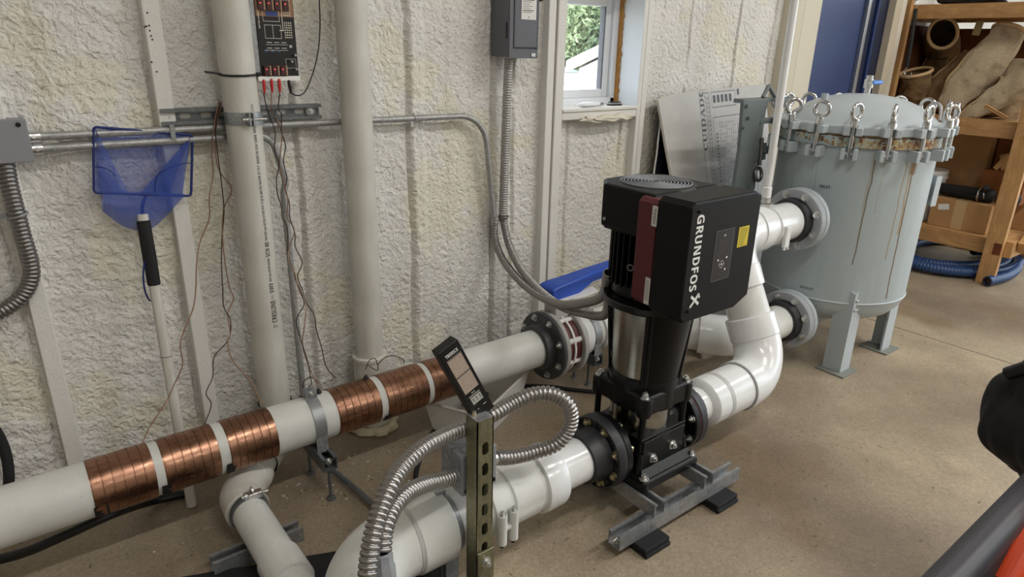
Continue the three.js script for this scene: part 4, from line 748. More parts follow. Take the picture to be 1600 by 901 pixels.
  // davit plate with its own eye bolt at the back left
  { const z = -1.575, sh = new THREE.Shape(); [[2.335, 1.05], [2.50, 1.05], [2.50, 1.02], [2.475, 1.0], [2.46, 0.96], [2.46, 0.875], [2.535, 0.875], [2.54, 0.81], [2.455, 0.81], [2.455, 0.5], [2.345, 0.5], [2.355, 0.86]].forEach(([x, y], i) => (i ? sh.lineTo(x, y) : sh.moveTo(x, y))); sh.closePath();
    part('davit_plate', extrude(sh, 0.012, 0.002).translate(0, 0, z), M.tankDark, t, 'dark grey davit plate');
    part('davit_post', [cyl(V(2.49, 0.5, z - 0.01), V(2.49, 1.04, z - 0.01), 0.022, 0.022, 20), box(2.47, 2.62, 0.83, 0.86, z - 0.02, z + 0.012, 0.003), box(2.47, 2.62, 0.955, 0.975, z - 0.02, z + 0.012, 0.003)], M.tankDark, t);
    for (const [x, y] of [[2.352, 1.03], [2.347, 0.95], [2.52, 0.842], [2.372, 0.985]]) bolt(t, V(x, y, z + 0.014), ZDIR, 0.007, M.tankDark, 'pin');
    part('eye_bolt', [torus(onZ(1185, 272, z + 0.02), V(0.1, 0.2, 1), 0.026, 0.007, 28, 10), cyl(onZ(1187, 258, z + 0.02), onZ(1191, 215, z + 0.02), 0.007, 0.007, 10)], M.flexDark, t);
    part('davit_arm', [cyl(onZ(1192, 152, z), onZ(1201, 134, z), 0.008, 0.008, 10), cyl(onZ(1201, 134, z), onZ(1213, 155, z), 0.008, 0.008, 10), box(2.33, 2.70, 1.04, 1.055, z - 0.03, z + 0.012)], M.tankDark, t); }
}

// ================================================================ PUMP
const PX = 1.325, PZC = -1.09;
const pc = (x, y, z) => V(PX + x, y, PZC + z);
const pbox = (x0, x1, y0, y1, z0, z1, r = 0) => box(PX + x0, PX + x1, y0, y1, PZC + z0, PZC + z1, r);
{
  const t = thing('booster_pump', 'black vertical multistage pump with stainless sleeves and a boxy motor drive on top', 'pump');
  const loft = (b, tq, y0, y1) => { const g = new THREE.BoxGeometry(1, 1, 1), p = g.attributes.position; for (let i = 0; i < p.count; i++) { const hi = p.getY(i) > 0, q = hi ? tq : b; p.setXYZ(i, PX + p.getX(i) * 2 * q[0], hi ? y1 : y0, PZC + p.getZ(i) * 2 * q[1]); } g.computeVertexNormals(); return metric(g); };
  // base casting
  part('base', [pbox(-0.116, 0.116, 0.1075, 0.142, -0.135, 0.137, 0.012), loft([0.108, 0.128], [0.096, 0.105], 0.140, 0.158), loft([0.090, 0.094], [0.084, 0.088], 0.156, 0.238), cyl(pc(-0.15, 0.19, 0), pc(0.17, 0.19, 0), 0.062, 0.062, 32), lathe(pc(0, 0.15, 0), UP, [[0.095, 0], [0.097, 0.06], [0.1, 0.085], [0.086, 0.092]], 40)], M.blackCast, t, 'black cast base');
  part('base_rim', [pbox(-0.092, 0.092, 0.236, 0.244, 0.05, 0.094, 0.003), pbox(-0.086, 0.086, 0.15, 0.236, 0.089, 0.098, 0.003)], M.blackCast, t);
  for (const x of [-0.045, 0.035]) bolt(t, pc(x, 0.182 + x * 0.15, 0.098), ZDIR, 0.009, M.zinc, 'drain_plug');
  for (const [x, z] of [[-0.1, 0.12], [0.1, 0.12], [-0.1, -0.12], [0.1, -0.12]]) bolt(t, pc(x, 0.142, z), UP, 0.009, M.zinc, 'foot_bolt');
  part('casting_mark', [pbox(-0.03, 0.02, 0.1415, 0.1428, 0.110, 0.1135), pbox(-0.01, 0.04, 0.1415, 0.1428, 0.118, 0.1205)], M.zinc, t);
  for (const s of [-1, 1]) {
    part('pump_flange', lathe(pc(s > 0 ? 0.142 : -0.122, 0.19, 0), V(s, 0, 0), [[0.06, 0], [0.096, 0.0], [0.1, 0.003], [0.1, 0.02], [0.098, 0.022], [0.06, 0.022]], 48), M.blackCast, t);
  }
  part('lower_sleeve', cyl(pc(0, 0.236, 0), pc(0, 0.318, 0), 0.084, 0.084, 64), M.steel, t, 'brushed stainless sleeve');
  // head with four bosses
  const hs = new THREE.Shape(), hw = 0.078; hs.absarc(0, 0, 0.1, 0, 6.2832, false);
  const head = [lathe(pc(0, 0.31, 0), UP, [[0.08, 0], [0.098, 0.002], [0.1, 0.03], [0.098, 0.075], [0.088, 0.08]], 48)];
  for (const [sx, sz] of [[-1, 1], [1, 1], [-1, -1], [1, -1]]) head.push(lathe(pc(sx * 0.082, 0.312, sz * 0.082), UP, [[0, 0], [0.019, 0], [0.022, 0.01], [0.022, 0.05], [0.02, 0.054], [0, 0.054]], 20));
  head.push(pbox(-0.082, 0.082, 0.312, 0.372, -0.098, 0.098, 0.01), pbox(-0.098, 0.098, 0.312, 0.372, -0.082, 0.082, 0.01));
  part('pump_head', head, M.blackCast, t, 'black cast pump head');
  for (const [sx, sz] of [[-1, 1], [1, 1], [-1, -1], [1, -1]]) { part('stay_bolt', cyl(pc(sx * 0.084, 0.2, sz * 0.084), pc(sx * 0.084, 0.312, sz * 0.084), 0.009, 0.009, 12), M.blackCast, t); part('stay_bolt', cyl(pc(sx * 0.095, 0.128, sz * 0.095), pc(sx * 0.088, 0.2, sz * 0.088), 0.012, 0.010, 12), M.blackCast, t); bolt(t, pc(sx * 0.083, 0.366, sz * 0.083), UP, 0.010, M.zinc, 'stay_bolt_nut'); }
  // motor stool: steel coupling guard and cast arms
  const arc = (r0, r1, y0, y1, a0, a1) => { const g = new THREE.CylinderGeometry(r1, r0, y1 - y0, 40, 1, true, a0 * RAD, (a1 - a0) * RAD); g.translate(PX, (y0 + y1) / 2, PZC); return g; };
  const guard = M.steel.clone(); guard.side = THREE.DoubleSide;
  for (const [q0, q1] of [[-155, -52], [30, 125]]) part('coupling_guard', arc(0.088, 0.096, 0.395, 0.585, q0, q1), guard, t, 'curved stainless coupling guard');
  for (const y of [0.428, 0.437, 0.548, 0.557]) part('guard_rib', (() => { const r = 0.0895 + (y - 0.395) / 0.19 * 0.008; const g = new THREE.TorusGeometry(r, 0.0013, 6, 40, 103 * RAD); g.rotateX(Math.PI / 2); g.rotateY(142 * RAD); g.translate(PX, y, PZC); return g; })(), guard, t);
  const castS = M.blackCast.clone(); castS.side = THREE.DoubleSide;
  part('motor_stool', [arc(0.096, 0.12, 0.388, 0.600, -48, 28), arc(0.086, 0.108, 0.388, 0.600, -50, 30), arc(0.096, 0.118, 0.388, 0.6, 128, 202), cyl(pc(0, 0.384, 0), pc(0, 0.396, 0), 0.1, 0.098, 48), ...[-51, -46, 27, -156, -160].map((a) => { const d = V(Math.sin(a * RAD), 0, Math.cos(a * RAD)); return tube([pc(d.x * 0.097, 0.388, d.z * 0.097), pc(d.x * 0.116, 0.60, d.z * 0.116)], 0.006, 12, 8); })], castS, t, 'black cast motor stool');
  part('guard_screw', new THREE.SphereGeometry(0.004, 10, 8).translate(PX - 0.072, 0.412, PZC + 0.055), M.black, t);
  part('motor_flange', lathe(pc(0, 0.598, 0), UP, [[0.1, 0], [0.126, 0.001], [0.129, 0.004], [0.129, 0.018], [0.126, 0.021], [0.08, 0.022]], 64), M.blackGloss, t);
  // motor
  part('motor_neck', [lathe(pc(0, 0.618, -0.02), UP, [[0.088, 0], [0.092, 0.004], [0.092, 0.034], [0.086, 0.05]], 40), pbox(-0.055, 0.055, 0.618, 0.652, -0.125, 0.06, 0.008)], M.blackCast, t);
  part('motor_core', cyl(pc(0.005, 0.645, -0.015), pc(0.005, 0.815, -0.015), 0.092, 0.092, 40), M.motor, t);
  for (let i = 0; i < 22; i++) { const a = (-175 + i * 10.5) * RAD, d = V(Math.sin(a), 0, Math.cos(a)); const g = new THREE.BoxGeometry(0.004, 0.16, 0.024); g.rotateY(a); g.translate(PX + 0.005 + d.x * 0.098, 0.732, PZC - 0.015 + d.z * 0.098); part('cooling_fin', g, M.motor, t); }
  part('lifting_eye', [torus(pc(-0.113, 0.715, 0.02), V(-1, 0, 0.4), 0.0075, 0.0022, 16, 6)], M.boxGray, t);
  // fan cover
  const fc = new THREE.Shape(); const w = 0.112, ch = 0.045; [[-w + ch, -0.128], [w - ch, -0.128], [w, -0.128 + ch], [w, 0.075], [-w, 0.075], [-w, -0.128 + ch]].forEach(([x, z], i) => (i ? fc.lineTo(x, -z) : fc.moveTo(x, -z))); fc.closePath();
  const fg = extrude(fc, 0.095, 0.008); fg.rotateX(-Math.PI / 2); fg.translate(PX + 0.002, 0.808, PZC); part('fan_cover', fg, M.motor, t, 'black fan cover');
  part('fan_cover_lip', [pbox(-0.105, -0.08, 0.793, 0.806, -0.09, 0.05, 0.003)], M.motor, t);
  bolt(t, pc(-0.1155, 0.822, -0.075), V(-1, 0, 0), 0.0045, M.zinc, 'screw');
  part('grille_plate', lathe(pc(0.004, 0.910, -0.018), UP, [[0.0, 0.0005], [0.085, 0.001], [0.088, 0.002], [0.1, 0.001], [0.104, -0.003]], 64), M.motorTop, t);
  for (let i = 0; i < 10; i++) part('grille_ring', torus(pc(0.004, 0.9132, -0.022), UP, 0.012 + i * 0.0086, 0.0019, 48, 6), M.grille, t);
  for (let i = 0; i < 8; i++) { const a = i * Math.PI / 4; part('grille_spoke', tube([pc(0.004 + 0.01 * Math.cos(a), 0.9125, -0.018 + 0.01 * Math.sin(a)), pc(0.004 + 0.08 * Math.cos(a), 0.9125, -0.018 + 0.08 * Math.sin(a))], 0.0013, 4, 6), M.motorTop, t); }
  // red band and control box
  const bx = new THREE.Shape(); const sideProfile = (x0, x1, y0, y1) => poly([[x0, y0 + 0.012], [x0 + 0.012, y0], [x1 - 0.05, y0 - 0.004], [x1, y0 + 0.018], [x1, y1 - 0.008], [x1 - 0.02, y1], [x0 + 0.01, y1], [x0, y1 - 0.008]]);
  part('red_band', extrude(sideProfile(-0.138, 0.122, 0.645, 0.903), 0.052, 0.002).translate(PX, 0, PZC + 0.055), M.motorRed, t, 'dark red band');
  const fz = PZC + 0.205;
  const cb = extrude(sideProfile(-0.135, 0.122, 0.636, 0.912), 0.086, 0.005); cb.translate(PX, 0, PZC + 0.114); part('control_box', cb, M.motor, t, 'black control box');
  for (const [x, y] of [[-0.112, 0.658], [-0.112, 0.895]]) bolt(t, pc(x, y, 0.2045), ZDIR, 0.004, M.black, 'screw');
  // lettering, reading downwards
  const tg = new TextGeometry('GRUNDFOS', { font, size: 0.025, depth: 0.0008, curveSegments: 4 }); tg.computeBoundingBox(); const bw = tg.boundingBox.max.x;
  const a0 = onZ(1091, 335, fz), a1 = onZ(1084, 454, fz), sc = (a0.y - a1.y) / bw;
  tg.scale(sc, 1, 1); tg.rotateZ(-Math.PI / 2); tg.translate((a0.x + a1.x) / 2 - 0.010, a0.y, fz + 0.0003); part('lettering', tg, M.white, t, 'white lettering');
  { const q = onZ(1085, 469, fz), s = 0.0165, bar = (x0, y0, x1, y1, wd) => { const dx = x1 - x0, dy = y1 - y0, L = Math.hypot(dx, dy), nx = -dy / L * wd / 2, ny = dx / L * wd / 2; return extrude(poly([[x0 + nx, y0 + ny], [x1 + nx, y1 + ny], [x1 - nx, y1 - ny], [x0 - nx, y0 - ny]]), 0.0008); };
    const m = merge([bar(-1, 0.75, 0.9, -0.75, 0.42), bar(-1.05, -0.9, -0.15, -0.1, 0.36), bar(0.1, 0.15, 0.75, 0.85, 0.42), bar(0.75, 0.85, 0.95, 0.2, 0.3)]); m.scale(s * 0.95, s, 1); m.translate(q.x + 0.001, q.y, fz + 0.0003); part('emblem', m, M.white, t, 'white crossed emblem'); }
  const face = canvasTex(256, 512, (c, ww, h) => { c.fillStyle = '#17161a'; c.fillRect(0, 0, ww, h); c.strokeStyle = '#6d6a6e'; c.lineWidth = 4; c.strokeRect(4, 4, ww - 8, h - 8); c.fillStyle = '#221d20'; c.fillRect(66, 110, 110, 150); c.fillStyle = '#e8e8e8'; c.beginPath(); c.arc(128, 60, 12, 0, 7); c.fill(); c.fillStyle = '#17161a'; c.fillRect(124, 46, 8, 28); c.fillStyle = '#6b2222'; c.fillRect(70, 112, 24, 12); c.strokeStyle = '#9a9a9a'; c.lineWidth = 6; c.beginPath(); c.arc(128, 350, 34, 0, 7); c.stroke(); c.fillStyle = '#e2e2e2'; for (const [x, y, r] of [[128, 350, 12], [72, 300, 11], [190, 290, 12], [128, 318, 6], [128, 384, 6], [96, 350, 6], [160, 350, 6], [185, 410, 12]]) { c.beginPath(); c.arc(x, y, r, 0, 7); c.fill(); } });
  { const p0 = onZ(1118, 365, fz), p1 = onZ(1140, 431, fz), cx = (p0.x + p1.x) / 2 - 0.0, pl = new THREE.PlaneGeometry(0.071, 0.125); pl.translate(onZ(1129, 398, fz).x, onZ(1129, 398, fz).y, fz + 0.0005); part('display_panel', pl, std(0xffffff, 0.3, 0, { map: face }), t, 'control panel with small buttons'); }
  const yl = canvasTex(128, 160, (c, ww, h) => { c.fillStyle = '#d9c52e'; c.fillRect(0, 0, ww, h); c.fillStyle = '#5b5312'; for (let i = 0; i < 15; i++) c.fillRect(10, 8 + i * 10, 70 + (i * 37) % 40, 4); });
  { const p = onZ(1161, 369, fz), pl = new THREE.PlaneGeometry(0.041, 0.05); pl.translate(p.x, p.y, fz + 0.0006); part('warning_label', pl, std(0xffffff, 0.55, 0, { map: yl }), t, 'yellow warning label'); }
  const wl = (bars) => canvasTex(64, 256, (c, ww, h) => { c.fillStyle = '#d5d2cc'; c.fillRect(0, 0, ww, h); c.fillStyle = '#333'; if (bars) { for (let i = 0; i < 26; i++) c.fillRect(18, 70 + i * 6, 30, (i * 7) % 4 + 1); c.fillRect(30, 40, 16, 20); } else { c.strokeStyle = '#555'; c.strokeRect(6, 6, ww - 12, h - 12); for (let i = 0; i < 4; i++) c.fillRect(14 + i * 10, 20, 3, 200); } });
  const sx = PX - 0.1405; for (const [py0, py1, px, b] of [[321, 354, 1023, true], [433, 476, 1011, false]]) { const p = onX(px, (py0 + py1) / 2, sx), h = onX(px, py0, sx).y - onX(px, py1, sx).y, pl = new THREE.PlaneGeometry(0.016, h); pl.rotateY(-Math.PI / 2); pl.translate(sx - 0.0004, p.y, p.z); part('white_sticker', pl, std(0xffffff, 0.6, 0, { map: wl(b) }), t, 'white sticker'); }
}
// ---- strut frame under the pump
{
  const t = thing('pump_frame', 'galvanised strut frame on rubber pads carrying the black pump', 'frame');
  part('long_channel', channel(V(1.075, 0.026, -0.925), XDIR, UP, 0.51), M.galv, t); part('long_channel', channel(V(1.075, 0.026, -1.245), XDIR, UP, 0.51), M.galv, t);
  for (const x of [1.222, 1.432]) part('cross_channel', channel(V(x, 0.0672, -1.28), ZDIR, UP, 0.375, { h: 0.0395 }), M.galv, t);
  bolt(t, V(1.08, 0.045, -0.925), V(-1, 0, 0), 0.007, M.zinc, 'end_bolt');
  for (const [x, z] of [[1.13, -0.945], [1.43, -0.945], [1.13, -1.29], [1.43, -1.29]]) { part('rubber_pad', [box(x, x + 0.095, 0, 0.012, z - 0.005, z + 0.085, 0.003), box(x, x + 0.095, 0.013, 0.0255, z, z + 0.08, 0.003), box(x + 0.002, x + 0.093, 0.011, 0.014, z + 0.003, z + 0.077)], M.rubber, t); }
}
// ---- suction side: near pipe
const SY = 0.19, S = (x) => V(x, SY, PZC);
{
  const t = thing('suction_pipe', 'large white plastic pipe with an elbow leading to the near pump flange', 'pipe');
  const curve = bent([S(0.66), V(0.405, SY, PZC), V(0.41, SY, -0.2)], 0.155);
  part('elbow', tube(bent([S(0.60), V(0.405, SY, PZC), V(0.407, SY, -0.80)], 0.155), 0.079, 60, 48), M.pvcOld, t);
  part('elbow_socket', [lathe(S(0.572), XDIR, [[0.078, 0], [0.0835, 0.004], [0.0835, 0.088], [0.081, 0.092], [0.07, 0.092]], 48), lathe(V(0.4075, SY, -0.93), ZDIR, [[0.078, 0], [0.084, 0.004], [0.084, 0.09], [0.07, 0.092]], 48), cyl(V(0.4075, SY, -0.9), V(0.41, SY, -0.3), 0.07, 0.07, 40)], M.pvcOld, t);
  part('pipe', cyl(S(0.63), S(0.85), 0.071, 0.071, 48), M.pvcOld, t);
  part('cement_smear', lathe(S(0.566), XDIR, [[0.079, 0], [0.0805, 0.001], [0.0805, 0.010], [0.079, 0.011]], 48), M.cement, t, 'grey primer band');
  part('saddle', [lathe(S(0.765), XDIR, [[0.071, 0], [0.077, 0.003], [0.0785, 0.02], [0.077, 0.05], [0.071, 0.053]], 48)], M.pvcOld, t);
  for (const dx of [0.770, 0.803]) { part('saddle_lug', cyl(V(dx + 0.004, SY - 0.055, PZC + 0.086), V(dx + 0.004, SY + 0.025, PZC + 0.086), 0.0115, 0.0115, 20), M.pvcOld, t); bolt(t, V(dx + 0.004, SY + 0.025, PZC + 0.086), UP, 0.0065, M.zinc, 'saddle_bolt'); part('saddle_bolt_end', cyl(V(dx + 0.004, SY - 0.066, PZC + 0.086), V(dx + 0.004, SY - 0.055, PZC + 0.086), 0.005, 0.005, 8), M.black, t); }
  part('saddle_web', box(0.775, 0.806, SY - 0.02, SY - 0.01, PZC + 0.07, PZC + 0.092, 0.002), M.pvcOld, t);
  part('adapter', lathe(S(0.825), XDIR, [[0.071, 0], [0.0765, 0.004], [0.0765, 0.085], [0.0745, 0.087], [0.0745, 0.1]], 48), M.pvcOld, t);
  part('coupling', lathe(S(0.925), XDIR, [[0.074, 0], [0.0835, 0.003], [0.0845, 0.01], [0.0845, 0.062], [0.082, 0.068], [0.066, 0.074]], 48), M.pvc, t);
  part('pipe', cyl(S(0.985), S(1.15), 0.0605, 0.0605, 48), M.pvc, t);
  part('flange_hub', lathe(S(1.092), XDIR, [[0.061, 0], [0.069, 0.002], [0.0715, 0.04], [0.076, 0.058]], 48), M.darkGray2 ?? (M.darkGray2 = std(0x29292d, 0.45)), t, 'dark plastic flange hub');
  part('flange', lathe(S(1.147), XDIR, [[0.07, 0.007], [0.094, 0.007], [0.096, 0.0], [0.101, 0.001], [0.1025, 0.004], [0.1025, 0.03], [0.07, 0.0315]], 56), M.darkGray2, t);
  for (let i = 0; i < 16; i++) { const a = i * Math.PI / 8, d = V(0, Math.cos(a), Math.sin(a)), g = new THREE.BoxGeometry(0.006, 0.024, 0.004); g.rotateX(a); const p = S(1.152).addScaledVector(d, 0.085); g.translate(p.x, p.y, p.z); part('flange_web', g, M.darkGray2, t); }
  for (let i = 0; i < 8; i++) { const a = (i + 0.5) * Math.PI / 4, d = V(0, Math.cos(a), Math.sin(a)); bolt(t, S(1.1535).addScaledVector(d, 0.085), V(-1, 0, 0), 0.0085, M.zincGold); bolt(t, S(1.2035).addScaledVector(d, 0.086), XDIR, 0.0075, M.zincGold, 'nut'); }
}
// ---- discharge side: reducer, elbow, leaning riser, inlet run
{
  const t = thing('discharge_pipe', 'glossy white plastic pipework rising from the pump to the tank inlet', 'pipe');
  part('flange', lathe(S(1.492), XDIR, [[0.06, 0], [0.098, 0], [0.101, 0.003], [0.101, 0.026], [0.098, 0.03], [0.085, 0.034], [0.074, 0.06], [0.058, 0.062]], 56), M.darkGray2, t);
  part('gasket', lathe(S(1.4895), XDIR, [[0.06, 0], [0.0985, 0], [0.0985, 0.0025], [0.06, 0.0025]], 48), M.gasket, t);
  for (let i = 0; i < 8; i++) { const a = (i + 0.5) * Math.PI / 4, d = V(0, Math.cos(a), Math.sin(a)); bolt(t, S(1.4665).addScaledVector(d, 0.085), V(-1, 0, 0), 0.008, M.zinc); bolt(t, S(1.522).addScaledVector(d, 0.086), XDIR, 0.007, M.zinc, 'nut'); }
  part('pipe', cyl(S(1.53), S(1.64), 0.0565, 0.0565, 48), M.pvc, t);
  part('reducer', lathe(S(1.60), XDIR, [[0.0565, 0], [0.074, 0.01], [0.078, 0.016], [0.078, 0.075], [0.071, 0.078]], 48), M.pvc, t);
  part('cement_smear', lathe(S(1.672), XDIR, [[0.0775, 0], [0.0788, 0.001], [0.0788, 0.018], [0.0775, 0.019]], 48), M.cement, t, 'grey primer band');
  part('coupling', lathe(S(1.672), XDIR, [[0.07, 0], [0.0775, 0.001], [0.0775, 0.128], [0.07, 0.13]], 48), M.pvc, t);
  const X = 1.972, d = V(0, 0.44, -0.23).normalize(), along = (q) => V(X, SY, PZC).addScaledVector(d, q);
  part('joint_ring', lathe(S(1.796), XDIR, [[0.0775, 0], [0.081, 0.001], [0.081, 0.004], [0.0775, 0.005]], 48), M.midGray, t);
  part('elbow', [tube(bent([S(1.80), V(X, SY, PZC), along(0.2)], 0.125), 0.0805, 60, 48), lathe(S(1.80), XDIR, [[0.074, 0], [0.0835, 0.002], [0.0835, 0.03], [0.0805, 0.034]], 48), lathe(along(0.125), d, [[0.0805, 0], [0.084, 0.003], [0.084, 0.075], [0.08, 0.079], [0.07, 0.079]], 48)], M.pvc, t);
  part('riser', cyl(along(0.17), along(0.42), 0.071, 0.071, 48), M.pvcOld, t);
  const ty = V(X, 0.624, -1.318), top = V(2.08, 0.624, -1.318);
  const up = ty.clone().sub(along(0.35)).normalize();
  part('upper_elbow', [lathe(along(0.30), d, [[0.07, 0], [0.08, 0.002], [0.082, 0.07], [0.078, 0.075]], 48), tube(bent([along(0.34), ty, V(2.15, 0.624, -1.318)], 0.10), 0.079, 50, 44), lathe(V(2.10, 0.624, -1.318), XDIR, [[0.078, 0], [0.0835, 0.003], [0.0835, 0.06], [0.081, 0.064], [0.07, 0.064]], 48)], M.pvc, t);
  part('inlet_run', cyl(V(2.13, 0.624, -1.318), V(2.37, 0.624, -1.318), 0.0715, 0.0715, 48), M.pvc, t);
  part('saddle', [lathe(V(2.20, 0.624, -1.318), XDIR, [[0.0715, 0], [0.0765, 0.003], [0.0765, 0.05], [0.0715, 0.053]], 48), box(2.215, 2.245, 0.56, 0.64, -1.247, -1.232, 0.004), cyl(V(2.218, 0.553, -1.236), V(2.218, 0.56, -1.236), 0.006, 0.006, 8), cyl(V(2.24, 0.553, -1.236), V(2.24, 0.56, -1.236), 0.006, 0.006, 8)], M.pvc, t);
  part('inlet_hub', lathe(V(2.352, 0.624, -1.318), XDIR, [[0.0715, 0], [0.082, 0.002], [0.084, 0.03], [0.09, 0.042]], 48), M.darkGray2, t, 'dark flange hub');
  part('inlet_flange', lathe(V(2.388, 0.624, -1.318), XDIR, [[0.08, 0], [0.117, 0], [0.12, 0.003], [0.12, 0.03], [0.117, 0.033], [0.08, 0.034]], 56), M.lightGray2 ?? (M.lightGray2 = std(0xa4a8ad, 0.42)), t);
  for (let i = 0; i < 8; i++) { const a = (i + 0.5) * Math.PI / 4, q = V(0, Math.cos(a), Math.sin(a)); bolt(t, V(2.388, 0.624, -1.318).addScaledVector(q, 0.1), V(-1, 0, 0), 0.010, M.zinc); }
  part('adapter', [lathe(V(2.203, 0.69, -1.33), UP, [[0.018, 0], [0.021, 0.005], [0.021, 0.02]], 8), lathe(V(2.203, 0.711, -1.33), UP, [[0.017, 0], [0.0195, 0.002], [0.0195, 0.018], [0.017, 0.02]], 24)], M.zinc, t, 'threaded metal adapter');
  const o = thing('sample_pipe', 'thin glossy white riser pipe standing on the tank inlet line', 'pipe');
  part('pipe', cyl(V(2.203, 0.73, -1.33), V(2.2, CEIL, -1.342), 0.0135, 0.0135, 24), M.pvc, o); part('coupling', lathe(V(2.203, 0.731, -1.33), UP, [[0.0135, 0], [0.018, 0.001], [0.018, 0.038], [0.0135, 0.04]], 24), M.pvc, o);
}
// ---- outlet joint of the tank
{
  const t = thing('outlet_flange', 'grey flange joint at the tank outlet near the floor', 'flange'), y = 0.20, z = -1.312;
  part('hub', lathe(V(2.40, y, z), XDIR, [[0.07, 0], [0.082, 0.002], [0.085, 0.03], [0.09, 0.038]], 48), M.darkGray2, t); part('run', cyl(V(2.30, y, z), V(2.41, y, z), 0.0675, 0.0675, 40), M.pvcOld, t);
  part('flange', lathe(V(2.434, y, z), XDIR, [[0.08, 0], [0.117, 0], [0.12, 0.003], [0.12, 0.03], [0.117, 0.034], [0.08, 0.034]], 56), M.lightGray2, t);
  for (let i = 0; i < 8; i++) { const a = (i + 0.5) * Math.PI / 4, q = V(0, Math.cos(a), Math.sin(a)); bolt(t, V(2.434, y, z).addScaledVector(q, 0.1), V(-1, 0, 0), 0.010, M.zinc); }
}

// ================================================================ NEAR POST, METER, BOX, CONDUITS
const postX = onZ(757, 770, -0.965).x;
{
  const t = thing('strut_post', 'upright olive-tinted slotted strut post in front of the near white pipe', 'post');
  const top = onZ(757, 655, -0.965).y;
  part('channel', channel(V(postX, 0.0, -0.963), UP, V(0, 0, -1), top, { slots: { first: 0.04, step: 0.0508, w: 0.0155, len: 0.031 } }), M.olive, t);
  const y = onZ(750, 880, -0.96).y;
  part('base_clip', [box(postX - 0.022, postX + 0.022, 0.002, y + 0.03, -0.962, -0.956, 0.002)], M.olive, t); bolt(t, V(postX, y, -0.956), ZDIR, 0.008, M.zinc);
  part('top_cap', box(postX - 0.0203, postX + 0.0203, top - 0.002, top + 0.001, -1.004, -0.964), M.galv, t);
}
{ // floor strut and strap that hold the near pipe
  const t = thing('pipe_support', 'galvanised floor strut and strap holding the near white pipe beside the post', 'support');
  const x = 0.662;
  part('channel', channel(V(x, 0.0, -1.30), ZDIR, UP, 0.33), M.galvDark, t);
  part('riser_block', [box(x - 0.02, x + 0.02, 0.041, 0.118, -1.12, -1.06, 0.003)], M.galvDark, t);
  const strap = (s) => sheet(40, 1, (u, v) => { const a = s * (0.05 + u * 2.5), r = 0.0745; return V(x + (v - 0.5) * 0.034, SY + r * Math.cos(a), PZC + r * Math.sin(a)); });
  part('strap', [strap(1), strap(-1), box(x - 0.017, x + 0.017, 0.03, 0.14, PZC + 0.042, PZC + 0.046), box(x - 0.017, x + 0.017, 0.03, 0.14, PZC - 0.046, PZC - 0.042)], M.galv2, t);
  part('strap_lug', box(x - 0.012, x + 0.012, SY + 0.074, SY + 0.09, PZC - 0.008, PZC + 0.004, 0.002), M.galv, t);
}
{
  const t = thing('floor_strut', 'short galvanised strut on the floor under the lower elbowed pipe', 'strut');
  part('channel', channel(V(0.236, 0.0, -1.463), XDIR, UP, 0.222), M.galv, t);
}
